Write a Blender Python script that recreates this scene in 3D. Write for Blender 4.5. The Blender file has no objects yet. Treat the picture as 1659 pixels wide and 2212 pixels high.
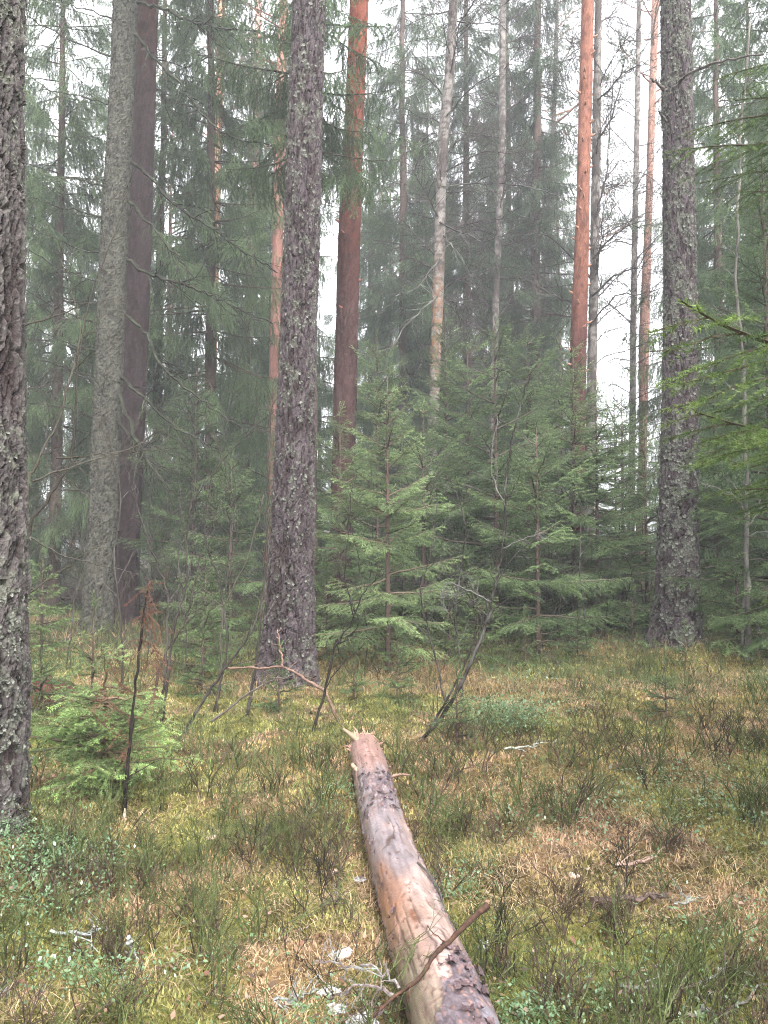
import bpy, math
import numpy as np
from mathutils import Vector
PI = math.pi
rng = np.random.default_rng(7)
scene = bpy.context.scene
COL = scene.collection

# ------------------------------------------------------------------ camera, sky, sun, exposure
CAMZ, PITCH, FD = 1.55, math.radians(2.5), 1670.0
cam_d = bpy.data.cameras.new('camera'); cam = bpy.data.objects.new('camera', cam_d); COL.objects.link(cam)
cam.location = (0, 0, CAMZ); cam.rotation_euler = (PI / 2 + PITCH, 0, 0)
cam_d.sensor_fit = 'VERTICAL'; cam_d.angle = 2 * math.atan(1106 / FD)
cam_d.clip_start = 0.05; cam_d.clip_end = 1000
scene.camera = cam
SUN_EL, SUN_AZ = math.radians(52), math.radians(160)
w = bpy.data.worlds.new('World'); scene.world = w; w.use_nodes = True
nt = w.node_tree; nt.nodes.clear()
sky = nt.nodes.new('ShaderNodeTexSky'); sky.sky_type = 'NISHITA'; sky.sun_disc = False
sky.sun_elevation = SUN_EL; sky.sun_rotation = SUN_AZ; sky.dust_density = 4.0; sky.air_density = 1.0
hs = nt.nodes.new('ShaderNodeHueSaturation'); hs.inputs['Saturation'].default_value = 0.10
bg = nt.nodes.new('ShaderNodeBackground'); bg.inputs['Strength'].default_value = 0.15
wo = nt.nodes.new('ShaderNodeOutputWorld')
nt.links.new(sky.outputs[0], hs.inputs['Color']); nt.links.new(hs.outputs[0], bg.inputs[0]); nt.links.new(bg.outputs[0], wo.inputs[0])
sun_d = bpy.data.lights.new('sun', 'SUN'); sun_d.energy = 0.5; sun_d.angle = math.radians(40); sun_d.color = (1, 0.97, 0.93)
sun = bpy.data.objects.new('sun', sun_d); COL.objects.link(sun)
sun.rotation_euler = (PI / 2 - SUN_EL, 0, PI - SUN_AZ); sun.location = (0, 0, 60)
vs = scene.view_settings
scene.display_settings.display_device = 'sRGB'
vs.view_transform = 'Standard'; vs.look = 'None'; vs.gamma = 1.0; vs.use_curve_mapping = False
vs.exposure = 2.97
scene.render.engine = 'CYCLES'
cy = scene.cycles
cy.max_bounces = 7; cy.diffuse_bounces = 4; cy.glossy_bounces = 2; cy.transmission_bounces = 3
cy.volume_bounces = 0; cy.transparent_max_bounces = 4; cy.caustics_reflective = False; cy.caustics_refractive = False
cy.use_denoising = True; cy.denoising_prefilter = 'NONE'; cy.use_adaptive_sampling = True; cy.adaptive_threshold = 0.02
cy.sample_clamp_indirect = 5.0; cy.filter_width = 1.1

def at(px, py, Y):
    u, v = (px - 829.5) / FD, (1106 - py) / FD
    dy = math.cos(PITCH) - v * math.sin(PITCH); dz = math.sin(PITCH) + v * math.cos(PITCH)
    s = Y / dy
    return np.array([u * s, Y, CAMZ + dz * s])

# ------------------------------------------------------------------ noise
def _h(ix, iy, iz, seed):
    h = (ix.astype(np.int64) * 374761393 + iy.astype(np.int64) * 668265263 + iz.astype(np.int64) * 2147483647 + seed * 1274126177) & 0xffffffff
    h = ((h ^ (h >> 13)) * 1274126177) & 0xffffffff
    h = ((h ^ (h >> 16)) * 2246822519) & 0xffffffff
    return ((h ^ (h >> 15)) & 0xffffff) / float(0x1000000)
def noise(x, y, z=None, seed=0):
    x = np.asarray(x, float); y = np.asarray(y, float)
    z = np.zeros_like(x) if z is None else np.asarray(z, float)
    x, y, z = np.broadcast_arrays(x, y, z)
    ix, iy, iz = np.floor(x), np.floor(y), np.floor(z)
    fx, fy, fz = x - ix, y - iy, z - iz
    fx, fy, fz = [f * f * (3 - 2 * f) for f in (fx, fy, fz)]
    r = 0
    for dx in (0, 1):
        for dy in (0, 1):
            for dz in (0, 1):
                r = r + _h(ix + dx, iy + dy, iz + dz, seed) * (fx if dx else 1 - fx) * (fy if dy else 1 - fy) * (fz if dz else 1 - fz)
    return r
def fbm(x, y, z=None, seed=0, o=4):
    r, a, s, t = 0, 1.0, 1.0, 0
    for i in range(o):
        r = r + a * noise(x * s, y * s, None if z is None else z * s, seed + i * 17); t += a; a *= .5; s *= 2.03
    return r / t
def vor(u, v, seed=0):
    iu, iv = np.floor(u), np.floor(v)
    f1 = np.full(u.shape, 9.0); f2 = np.full(u.shape, 9.0); cid = np.zeros(u.shape)
    z0 = np.zeros_like(u)
    for a in (-1, 0, 1):
        for b in (-1, 0, 1):
            cu, cv = iu + a, iv + b
            d = np.hypot(cu + _h(cu, cv, z0, seed) - u, cv + _h(cu, cv, z0, seed + 1) - v)
            c = _h(cu, cv, z0, seed + 2)
            n = d < f1
            f2 = np.where(n, f1, np.minimum(f2, d)); cid = np.where(n, c, cid); f1 = np.where(n, d, f1)
    return f1, f2, cid
def sst(a, b, x):
    t = np.clip((x - a) / (b - a), 0, 1); return t * t * (3 - 2 * t)
def mixc(a, b, t):
    t = np.asarray(t)[..., None]; return np.asarray(a) * (1 - t) + np.asarray(b) * t

def gz(x, y):
    x = np.asarray(x, float); y = np.asarray(y, float)
    yy = np.clip(y, -5, 13)
    z = 0.03 * np.where(yy > 4, yy - 4, 0)
    z = z + 0.16 * (fbm(x * .35 + 5, y * .35, seed=3, o=2) - .5) + 0.15 * (fbm(x * 1.3, y * 1.3, seed=9, o=3) - .5)
    z = z + 0.05 * (noise(x * 4.5, y * 4.5, seed=21) - .5)
    z = z + 0.16 * np.exp(-(((x + 2.05) / .7) ** 2 + ((y - 3.75) / .75) ** 2))       # mound at the left pine
    z = z + 0.14 * np.exp(-(((x - 3.7) / .8) ** 2 + ((y - 9.7) / .8) ** 2))
    return z
def gp(px, Y, dz=0.0):
    x = at(px, 1100, Y)[0]
    return np.array([x, Y, float(gz(x, Y)) + dz])

# ------------------------------------------------------------------ mesh building
class MB:
    def __init__(s): s.v, s.f, s.c, s.n = [], [], [], 0
    def add(s, v, f, c):
        v = np.asarray(v, float).reshape(-1, 3); f = np.asarray(f, np.int64).reshape(-1, 3)
        c = np.asarray(c, float)
        if c.ndim == 1: c = np.tile(c, (len(v), 1))
        s.v.append(v); s.f.append(f + s.n); s.c.append(c); s.n += len(v)
    def tube(s, pts, rad, sides=5, col=(.1, .1, .1), cap=True):
        pts = np.asarray(pts, float); n = len(pts)
        rad = np.broadcast_to(np.asarray(rad, float), (n,))
        t = np.gradient(pts, axis=0); t /= np.linalg.norm(t, axis=1)[:, None] + 1e-9
        ref = np.array([0, 0, 1.0]) if abs(t[:, 2]).mean() < .8 else np.array([0, 1.0, 0])
        a = np.cross(t, ref); a /= np.linalg.norm(a, axis=1)[:, None] + 1e-9
        b = np.cross(t, a)
        th = np.arange(sides) * 2 * PI / sides
        ring = pts[:, None] + rad[:, None, None] * (np.cos(th)[None, :, None] * a[:, None] + np.sin(th)[None, :, None] * b[:, None])
        v = ring.reshape(-1, 3)
        i = np.arange(n - 1)[:, None] * sides; j = np.arange(sides)[None]; k = (j + 1) % sides
        p, q, r, u = i + j, i + k, i + sides + k, i + sides + j
        f = np.concatenate([np.stack([p, r, q], -1).reshape(-1, 3), np.stack([p, u, r], -1).reshape(-1, 3)])
        if cap:
            v = np.concatenate([v, pts[:1], pts[-1:]]); m = n * sides
            jj = np.arange(sides); kk = (jj + 1) % sides
            f = np.concatenate([f, np.stack([jj, kk, np.full(sides, m)], -1), np.stack([(n - 1) * sides + kk, (n - 1) * sides + jj, np.full(sides, m + 1)], -1)])
        s.add(v, f, col)
    def grid(s, V, C, closed=True):
        n, m = V.shape[:2]
        i = np.arange(n - 1)[:, None] * m; j = np.arange(m if closed else m - 1)[None]; k = (j + 1) % m
        p, q, r, u = i + j, i + k, i + m + k, i + m + j
        f = np.concatenate([np.stack([p, q, r], -1).reshape(-1, 3), np.stack([p, r, u], -1).reshape(-1, 3)])
        s.add(V.reshape(-1, 3), f, C.reshape(-1, 3))
    def mesh(s, name, mat, smooth=False, shift=None):
        v = np.concatenate(s.v); f = np.concatenate(s.f); c = np.concatenate(s.c)
        if shift is not None: v = v - np.asarray(shift)
        me = bpy.data.meshes.new(name)
        me.vertices.add(len(v)); me.loops.add(len(f) * 3); me.polygons.add(len(f))
        me.vertices.foreach_set('co', v.astype(np.float32).ravel())
        me.loops.foreach_set('vertex_index', f.astype(np.int32).ravel())
        me.polygons.foreach_set('loop_start', np.arange(0, len(f) * 3, 3, dtype=np.int32))
        me.polygons.foreach_set('use_smooth', np.full(len(f), smooth))
        at_ = me.color_attributes.new('Col', 'FLOAT_COLOR', 'POINT')
        at_.data.foreach_set('color', np.concatenate([np.clip(c, 0, 1), np.ones((len(c), 1))], 1).astype(np.float32).ravel())
        me.update(calc_edges=True); me.materials.append(mat)
        return me
TRIS = {}
def ob(name, me, parent=None, loc=(0, 0, 0), rot=(0, 0, 0), scale=(1, 1, 1)):
    o = bpy.data.objects.new(name, me); COL.objects.link(o)
    o.parent = parent; o.location = loc; o.rotation_euler = rot; o.scale = scale
    return o
def thing(name, label, cat, loc, group=None):
    o = bpy.data.objects.new(name, None); COL.objects.link(o); o.location = loc; o.empty_display_size = .1
    return tag(o, label, cat, group)
def tag(o, label=None, cat=None, group=None, kind=None):
    if label: o['label'] = label
    if cat: o['category'] = cat
    if group: o['group'] = group
    if kind: o['kind'] = kind
    return o

# ------------------------------------------------------------------ materials
def mat(name, rough=.8, spec=.3, trans=0.0, nscale=40., namp=.35, bump=0.0, bscale=120., tint=False, coat=0.0):
    m = bpy.data.materials.new(name); m.use_nodes = True; t = m.node_tree; N, L = t.nodes, t.links
    p = N['Principled BSDF']; p.inputs['Roughness'].default_value = rough; p.inputs['Specular IOR Level'].default_value = spec
    if coat: p.inputs['Coat Weight'].default_value = coat; p.inputs['Coat Roughness'].default_value = .25
    a = N.new('ShaderNodeAttribute'); a.attribute_name = 'Col'
    c = a.outputs['Color']
    if tint:
        oi = N.new('ShaderNodeObjectInfo'); mx = N.new('ShaderNodeMix'); mx.data_type = 'RGBA'; mx.blend_type = 'MULTIPLY'
        mx.inputs['Factor'].default_value = 1; L.new(c, mx.inputs['A']); L.new(oi.outputs['Color'], mx.inputs['B']); c = mx.outputs['Result']
    if namp:
        tc = N.new('ShaderNodeTexCoord'); nz = N.new('ShaderNodeTexNoise'); nz.inputs['Scale'].default_value = nscale; nz.inputs['Detail'].default_value = 4
        L.new(tc.outputs['Object'], nz.inputs['Vector'])
        mr = N.new('ShaderNodeMapRange'); mr.inputs['From Min'].default_value = .3; mr.inputs['From Max'].default_value = .7
        mr.inputs['To Min'].default_value = 1 - namp; mr.inputs['To Max'].default_value = 1 + namp
        L.new(nz.outputs['Fac'], mr.inputs['Value'])
        vm = N.new('ShaderNodeVectorMath'); vm.operation = 'SCALE'; L.new(c, vm.inputs[0]); L.new(mr.outputs[0], vm.inputs['Scale']); c = vm.outputs[0]
    L.new(c, p.inputs['Base Color'])
    if bump:
        tc2 = N.new('ShaderNodeTexCoord'); n2 = N.new('ShaderNodeTexNoise'); n2.inputs['Scale'].default_value = bscale; n2.inputs['Detail'].default_value = 5
        L.new(tc2.outputs['Object'], n2.inputs['Vector'])
        bp = N.new('ShaderNodeBump'); bp.inputs['Strength'].default_value = bump; bp.inputs['Distance'].default_value = .01
        L.new(n2.outputs['Fac'], bp.inputs['Height']); L.new(bp.outputs[0], p.inputs['Normal'])
    if trans:
        tr = N.new('ShaderNodeBsdfTranslucent'); L.new(c, tr.inputs['Color'])
        ms = N.new('ShaderNodeMixShader'); ms.inputs[0].default_value = trans
        L.new(p.outputs[0], ms.inputs[1]); L.new(tr.outputs[0], ms.inputs[2]); L.new(ms.outputs[0], N['Material Output'].inputs['Surface'])
    return m
M_bark = mat('bark', .9, .10, nscale=60, namp=.35, bump=.7, bscale=140)
M_lichen = mat('lichen', .95, .05, nscale=150, namp=.25)
M_twig = mat('twig_bark', .85, .10, nscale=80, namp=.35)
M_needle = mat('spruce_needles', .55, .25, trans=.4, namp=0, tint=True)
M_plant = mat('ground_plants', .6, .2, trans=.25, namp=0)
M_ground = mat('forest_floor', .95, .05, nscale=45, namp=.6, bump=1.0, bscale=70)
M_log = mat('peeled_wood', .45, .4, nscale=70, namp=.18, bump=.30, bscale=160, coat=.35)
M_white = mat('white_birch_bark', .55, .4, nscale=60, namp=.12, bump=.3)

# ------------------------------------------------------------------ ground
def graded(fine0, fine1, step, lo, hi, growth=1.18):
    a = list(np.arange(fine0, fine1 + 1e-6, step)); s = step
    while a[-1] < hi: s *= growth; a.append(a[-1] + s)
    s = step
    while a[0] > lo: s *= growth; a.insert(0, a[0] - s)
    return np.array(a)
gx = graded(-5.2, 5.2, .05, -150, 150); gy = graded(1.6, 11.5, .05, -60, 230)
X, Y = np.meshgrid(gx, gy)
Z = gz(X, Y) + .02 * (noise(X * 17, Y * 17, seed=4) - .5)
def ground_col(X, Y):
    n1 = fbm(X * 1.1, Y * 1.1, seed=31); n2 = fbm(X * 2.7 + 9, Y * 2.7, seed=37); n3 = fbm(X * 8, Y * 8, seed=41, o=2)
    c = mixc((.14, .10, .045), (.14, .135, .035), sst(.42, .62, n1))
    c = mixc(c, (.17, .10, .055), sst(.52, .68, n2) * .8)
    c = mixc(c, (.05, .035, .02), sst(.55, .75, n3) * .6)
    c = mixc(c, (.055, .042, .028), sst(9.0, 11.0, Y + 1.5 * (n1 - .5)))      # thicket shade painted into the floor as dark brown litter
    c = c * .75  # floor colour darkened so the gaps between plants look shaded
    return c
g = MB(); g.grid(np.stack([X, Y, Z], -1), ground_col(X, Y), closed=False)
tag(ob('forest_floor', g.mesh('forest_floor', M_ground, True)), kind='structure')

# ------------------------------------------------------------------ trunks
def interp_path(rows, Y, H, base_dz=-.12):
    """rows: (py, left px, right px) top to bottom -> function z -> (x, r)"""
    zs, xs, rs = [], [], []
    for py, a, b in rows:
        p = at((a + b) / 2, py, Y); dep = Y * math.cos(PITCH) + (p[2] - CAMZ) * math.sin(PITCH)
        zs.append(p[2]); xs.append(p[0]); rs.append((b - a) / 2 * dep / FD)
    o = np.argsort(zs); zs, xs, rs = np.array(zs)[o], np.array(xs)[o], np.array(rs)[o]
    slope = (xs[-1] - xs[0]) / (zs[-1] - zs[0])
    gx0 = xs[0] + slope * 0.5 * (0 - zs[0]); g0 = float(gz(xs[0], Y))
    if zs[0] > g0 + base_dz:
        xs = np.insert(xs, 0, xs[0] + slope * (g0 + base_dz - zs[0])); rs = np.insert(rs, 0, rs[0] * 1.08); zs = np.insert(zs, 0, g0 + base_dz)
    if H > zs[-1] + .5:
        k = min(slope, .02) if slope > 0 else max(slope, -.02)
        zs = np.append(zs, [.5 * (zs[-1] + H), H]); xs = np.append(xs, [xs[-1] + k * (zs[-2] - zs[-3]), xs[-1] + k * (zs[-1] - zs[-3])])
        rs = np.append(rs, [rs[-1] * .75, rs[-1] * .2])
    return zs, xs, rs

def pine_bark(u, z, h, cfg):
    """u,z surface coordinates in metres -> displacement, colour"""
    su, sz, dep, sd = cfg['su'], cfg['sz'], cfg['depth'], cfg['seed']
    wu = u + .03 * (fbm(u * 9, z * 5, seed=sd) - .5) * 2; wz = z + .06 * (fbm(u * 7 + 40, z * 5, seed=sd + 5) - .5) * 2
    f1, f2, cid = vor(wu / su, wz / sz, sd)
    e1, e2, cid2 = vor(wu / (su * .42) + 3, wz / (sz * .33), sd + 50)
    pl = sst(.02, .16, f2 - f1)
    fl = sst(.0, .16, e2 - e1)
    q1, q2, cid3 = vor(wu / (su * .2) + 7, wz / (sz * .13), sd + 60)
    fis = sst(.10, .02, np.abs(fbm(u * (.55 / su) + 2 * fbm(u * 8, z * 3, seed=sd + 28), z * (.28 / sz), seed=sd + 29, o=3) - .5))
    d = dep * .75 * (pl - 1) + dep * .45 * (cid - .5) + dep * .40 * (cid2 - .5) + dep * .22 * (fl - 1) + dep * .22 * (cid3 - .5) - dep * .8 * fis + .005 * (fbm(u * 60, z * 40, seed=sd + 9, o=2) - .5)
    c = mixc(cfg['c0'], cfg['c1'], np.clip(.35 * cid + .4 * cid2 + .3 * cid3 + .5 * (fbm(u * 20, z * 12, seed=sd + 3) - .5), 0, 1))
    c = mixc(cfg['c2'], c, (sst(.0, .10, f2 - f1) * .8 + .2) * (1 - .7 * fis))
    if 'orange' in cfg:      # papery orange bark higher up
        z0, z1 = cfg['orange']
        k = sst(z0, z1, z + .9 * (fbm(u * 3, z * 1.2, seed=sd + 71) - .5))
        oc = mixc(cfg.get('o0', (.36, .135, .075)), cfg.get('o1', (.50, .23, .14)), fbm(u * 11, z * 5, seed=sd + 77))
        oc = mixc(oc, np.asarray(cfg.get('o0', (.3, .1, .06))) * .55, sst(.54, .70, fbm(u * 16, z * 7, seed=sd + 91)) * .7)
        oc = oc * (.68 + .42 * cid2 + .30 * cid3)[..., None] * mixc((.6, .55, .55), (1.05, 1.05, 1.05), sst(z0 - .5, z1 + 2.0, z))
        c = mixc(c, oc, k); d = d * (1 - .65 * k)
    lm = sst(cfg.get('l0', .55), cfg.get('l0', .55) + .10, .55 * fbm(u * 12, z * 9, seed=sd + 11) + .45 * fbm(u * 40, z * 34, seed=sd + 15, o=2)) * cfg.get('lichen', .8) * (.25 + .75 * sst(.36, .60, fbm(u * 2.2 + 9, z * 1.1, seed=sd + 41, o=3)))
    if 'orange' in cfg: lm = lm * (1 - k)
    c = mixc(c, mixc((.075, .08, .06), (.155, .163, .128), fbm(u * 50, z * 50, seed=sd + 19, o=2)), lm)
    return d, c, lm
def spruce_bark(u, z, h, cfg):
    sd = cfg['seed']
    f1, f2, cid = vor(u / .022 + .4 * fbm(u * 30, z * 30, seed=sd), z / .028, sd)
    e1, e2, eid = vor(u / .10, z / .14, sd + 4)
    d = .018 * (cid - .5) + .008 * (sst(0, .3, f2 - f1) - 1) + .02 * (fbm(u * 6, z * 4, seed=sd + 2) - .5) + .012 * sst(.75, .95, eid) * sst(.5, .1, e1)
    c = mixc(cfg['c0'], cfg['c1'], fbm(u * 14, z * 9, seed=sd + 6)); c = mixc(c, cfg['c2'], np.maximum(sst(.6, .95, cid) * .6, sst(.55, .68, fbm(u * 22, z * 22, seed=sd + 8)) * .8))
    return d, c, np.zeros_like(u)
def birch_bark(u, z, h, cfg):
    sd = cfg['seed']
    n = fbm(u * 5, z * 26, seed=sd); n2 = fbm(u * 6, z * 3.2, seed=sd + 3); n3 = fbm(u * 25, z * 14, seed=sd + 9)
    c = mixc((.25, .23, .21), (.12, .105, .10), fbm(u * 9, z * 7, seed=sd + 1))
    c = mixc(c, (.07, .06, .055), sst(.56, .66, n))
    c = mixc(c, (.06, .05, .047), sst(.50, .58, n2) * .9); c = mixc(c, (.075, .06, .055), sst(.54, .62, n3) * .8)
    if 'peel' in cfg:
        k = np.exp(-((z - cfg['peel']) / 1.1) ** 2) * sst(.38, .56, n3)
        c = mixc(c, (.21, .12, .075), k)
    d = .012 * (fbm(u * 8, z * 10, seed=sd + 7) - .5) - .006 * sst(.56, .66, n) + .012 * (n3 - .5)
    return d, c, np.zeros_like(u)

def flare(z, g, amt):
    return 1 + amt * np.exp(-np.maximum(z - g, 0) / .22)
def trunk_mesh(name, rows, Y, H, bark, cfg, nth, dz, zfine, shift, flare_amt=.0, wob=.03):
    zs, xs, rs = interp_path(rows, Y, H)
    zf = np.concatenate([np.arange(zs[0], min(zfine, H), dz), np.arange(min(zfine, H), H, .25), [H]])
    x = np.interp(zf, zs, xs); r = np.interp(zf, zs, rs)
    # soften the kinks of the measured outline
    k = max(1, int(.5 / dz)); ker = np.ones(2 * k + 1) / (2 * k + 1); m = zf < min(zfine, H)
    def sm(q):
        qq = np.pad(q[m], k, mode='edge'); qq[:k] = 2 * q[m][0] - q[m][k:0:-1]; return np.concatenate([np.convolve(qq, ker, 'valid'), q[~m]])
    if m.sum() > 3 * k: x, r = sm(x), sm(r)
    g0 = float(gz(x[0], Y))
    th = np.arange(nth) / nth * 2 * PI + PI / 2      # seam at the far side
    T, Zz = np.meshgrid(th, zf)
    R = r[:, None] * np.ones_like(T)
    rm = r[:max(2, len(r) // 2)].mean()
    U = (T - PI / 2 - PI) * rm
    d, c, lm = bark(U, Zz, Zz - g0, cfg)
    amp = np.clip(R / rm, .15, 1.3)
    R = R * flare(Zz, g0, flare_amt * (1 + .6 * np.sin(3 * T + cfg['seed']) * 1 + .4 * np.sin(5 * T + 2 * cfg['seed']))) * (1 + wob * (fbm(np.cos(T) * 1.5 + 3, np.sin(T) * 1.5, Zz * .8, seed=cfg['seed'] + 33, o=2) - .5) * 2)
    Rd = R + d * amp
    V = np.stack([x[:, None] + Rd * np.cos(T), Y + Rd * np.sin(T), Zz], -1)
    b = MB(); b.grid(V, c)
    def surf(z, t):     # point on the bark
        i = np.clip(np.searchsorted(zf, z), 0, len(zf) - 1); j = (((t - PI / 2) % (2 * PI)) / (2 * PI) * nth).astype(int) % nth
        return V[i, j], np.stack([np.cos(t), np.sin(t), 0 * t], -1), lm[i, j]
    return b.mesh(name, M_bark, not cfg.get('rough'), shift), surf, (zs, xs, rs)

def lichen_flakes(surf, n, z0, z1, shift, seed, size=(.008, .02), thr=.25, low=1.0, gain=1.0):
    r = np.random.default_rng(seed)
    z = z0 + (z1 - z0) * r.random(n * 3) ** low; t = r.random(n * 3) * 2 * PI
    p, nrm, lm = surf(z, t); keep = (lm > thr)
    p, nrm, t = p[keep][:n], nrm[keep][:n], t[keep][:n]; n = len(p)
    tx = np.stack([-np.sin(t), np.cos(t), 0 * t], -1); up = np.array([0, 0, 1.0])
    s = size[0] + (size[1] - size[0]) * r.random(n) ** 2
    k = 6; a = np.arange(k) * 2 * PI / k
    rad = s[:, None] * (.55 + .7 * r.random((n, k)))
    lift = .002 + s[:, None] * (.05 + .75 * r.random((n, k)))
    rim = p[:, None] + rad[..., None] * (np.cos(a)[None, :, None] * tx[:, None] + np.sin(a)[None, :, None] * up) + lift[..., None] * nrm[:, None]
    ctr = p + .002 * nrm
    V = np.concatenate([ctr[:, None], rim], 1).reshape(-1, 3)
    i = np.arange(n)[:, None] * (k + 1); j = np.arange(k)[None]
    F = np.stack([i + 0 * j, i + 1 + j, i + 1 + (j + 1) % k], -1).reshape(-1, 3)
    c = mixc((.065, .068, .055), (.18, .183, .16), r.random(n) ** 1.3); c = np.repeat(c, k + 1, 0)
    b = MB(); b.add(V, F, c)
    return b.mesh('lichen', M_lichen, False, shift)

# ------------------------------------------------------------------ limbs from measured polylines
def catmull(P, n=6):
    P = np.asarray(P, float)
    if len(P) < 3: return np.stack([P[0] + (P[-1] - P[0]) * t for t in np.linspace(0, 1, n)])
    Q = np.concatenate([[2 * P[0] - P[1]], P, [2 * P[-1] - P[-2]]]); out = []
    for i in range(1, len(Q) - 2):
        for t in np.arange(n) / n:
            a, b, c, d = Q[i - 1], Q[i], Q[i + 1], Q[i + 2]
            out.append(.5 * (2 * b + (c - a) * t + (2 * a - 5 * b + 4 * c - d) * t * t + (3 * b - a - 3 * c + d) * t ** 3))
    out.append(P[-1]); return np.array(out)
def limb(b, P, r0, r1, col, twigs=0, tl=.3, seed=0, droop=.0, sides=5, jit=.01, sub=True, col2=None, tstart=.15):
    r = np.random.default_rng(seed)
    C = catmull(P, 6); n = len(C)
    C[1:-1] += r.normal(0, jit, (n - 2, 3)) * .6
    rad = np.linspace(r0, r1, n) * (1 + .15 * r.normal(size=n))
    cc = np.asarray(col) * (.8 + .4 * r.random((n, 1)))
    if col2 is not None: cc = mixc(cc, col2, (r.random(n) < .3) * .5)
    b.tube(C, np.abs(rad) + .0006, sides, np.concatenate([np.repeat(cc, sides, 0), cc[:1], cc[-1:]]))
    for k in range(twigs):
        t = tstart + (1 - tstart) * r.random(); i = min(int(t * (n - 1)), n - 2)
        d = C[i + 1] - C[i]; d /= np.linalg.norm(d) + 1e-9
        q = r.normal(size=3); q -= d * q.dot(d); q /= np.linalg.norm(q) + 1e-9
        L = tl * (.35 + .9 * r.random()) * (1.1 - .5 * t)
        dd = d * (.5 + .4 * r.random()) + q * .75; dd[2] -= droop; dd /= np.linalg.norm(dd)
        m = 5; s = np.linspace(0, 1, m)[:, None]
        T = C[i] + dd * L * s + r.normal(0, L * .05, (m, 3)) * s; T[:, 2] -= droop * L * .35 * (s[:, 0] ** 2)
        rr = max(.0022, (r0 + (r1 - r0) * t) * .45)
        b.tube(T, np.linspace(rr, .0014, m), 3, np.asarray(col if col2 is None or r.random() < .6 else col2) * (.8 + .5 * r.random()), cap=False)
        if sub:
            for _ in range(r.integers(1, 4)):
                j = r.integers(1, m); q2 = dd + r.normal(0, .6, 3); q2[2] -= droop; q2 /= np.linalg.norm(q2); l2 = L * (.25 + .35 * r.random())
                U = T[j] + q2 * l2 * np.linspace(0, 1, 3)[:, None] + r.normal(0, l2 * .06, (3, 3)) * np.linspace(0, 1, 3)[:, None]
                b.tube(U, np.linspace(rr * .7, .0012, 3), 3, np.asarray(col) * (.9 + .5 * r.random()), cap=False)
def pxl(pts, Y0, Y1=None):
    Y1 = Y0 if Y1 is None else Y1; n = len(pts)
    return [at(p[0], p[1], Y0 + (Y1 - Y0) * i / (n - 1)) for i, p in enumerate(pts)]

# ------------------------------------------------------------------ spruce branch meshes (shared by all branches)
def needles(b, P0, P1, dens, nl, nw, r, col0, col1, tipw, flat=.4):
    L = np.linalg.norm(P1 - P0, axis=1); n = np.maximum(1, (L * dens + r.random(len(L))).astype(int))
    idx = np.repeat(np.arange(len(L)), n); t = r.random(len(idx))[:, None]
    A = (P1 - P0)[idx] / (L[idx, None] + 1e-9); pos = P0[idx] * (1 - t) + P1[idx] * t
    q = r.normal(size=pos.shape); q[:, 2] *= (1 - flat); q[:, 2] += .15; q -= A * (q * A).sum(1)[:, None]; q /= np.linalg.norm(q, axis=1)[:, None] + 1e-9
    d = A * .65 + q * .76; l = nl * (.7 + .5 * r.random(len(idx)))[:, None]
    s = np.cross(d, r.normal(size=pos.shape)); s /= np.linalg.norm(s, axis=1)[:, None] + 1e-9
    V = np.stack([pos - s * nw / 2, pos + s * nw / 2, pos + d * l], 1).reshape(-1, 3)
    F = np.arange(len(idx) * 3).reshape(-1, 3)
    tw = np.clip(tipw[idx] + .25 * (r.random(len(idx)) - .5), 0, 1)
    c = mixc(col0, col1, tw) * (.75 + .5 * r.random((len(idx), 1)))
    b.add(V, F, np.repeat(c, 3, 0))
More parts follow.
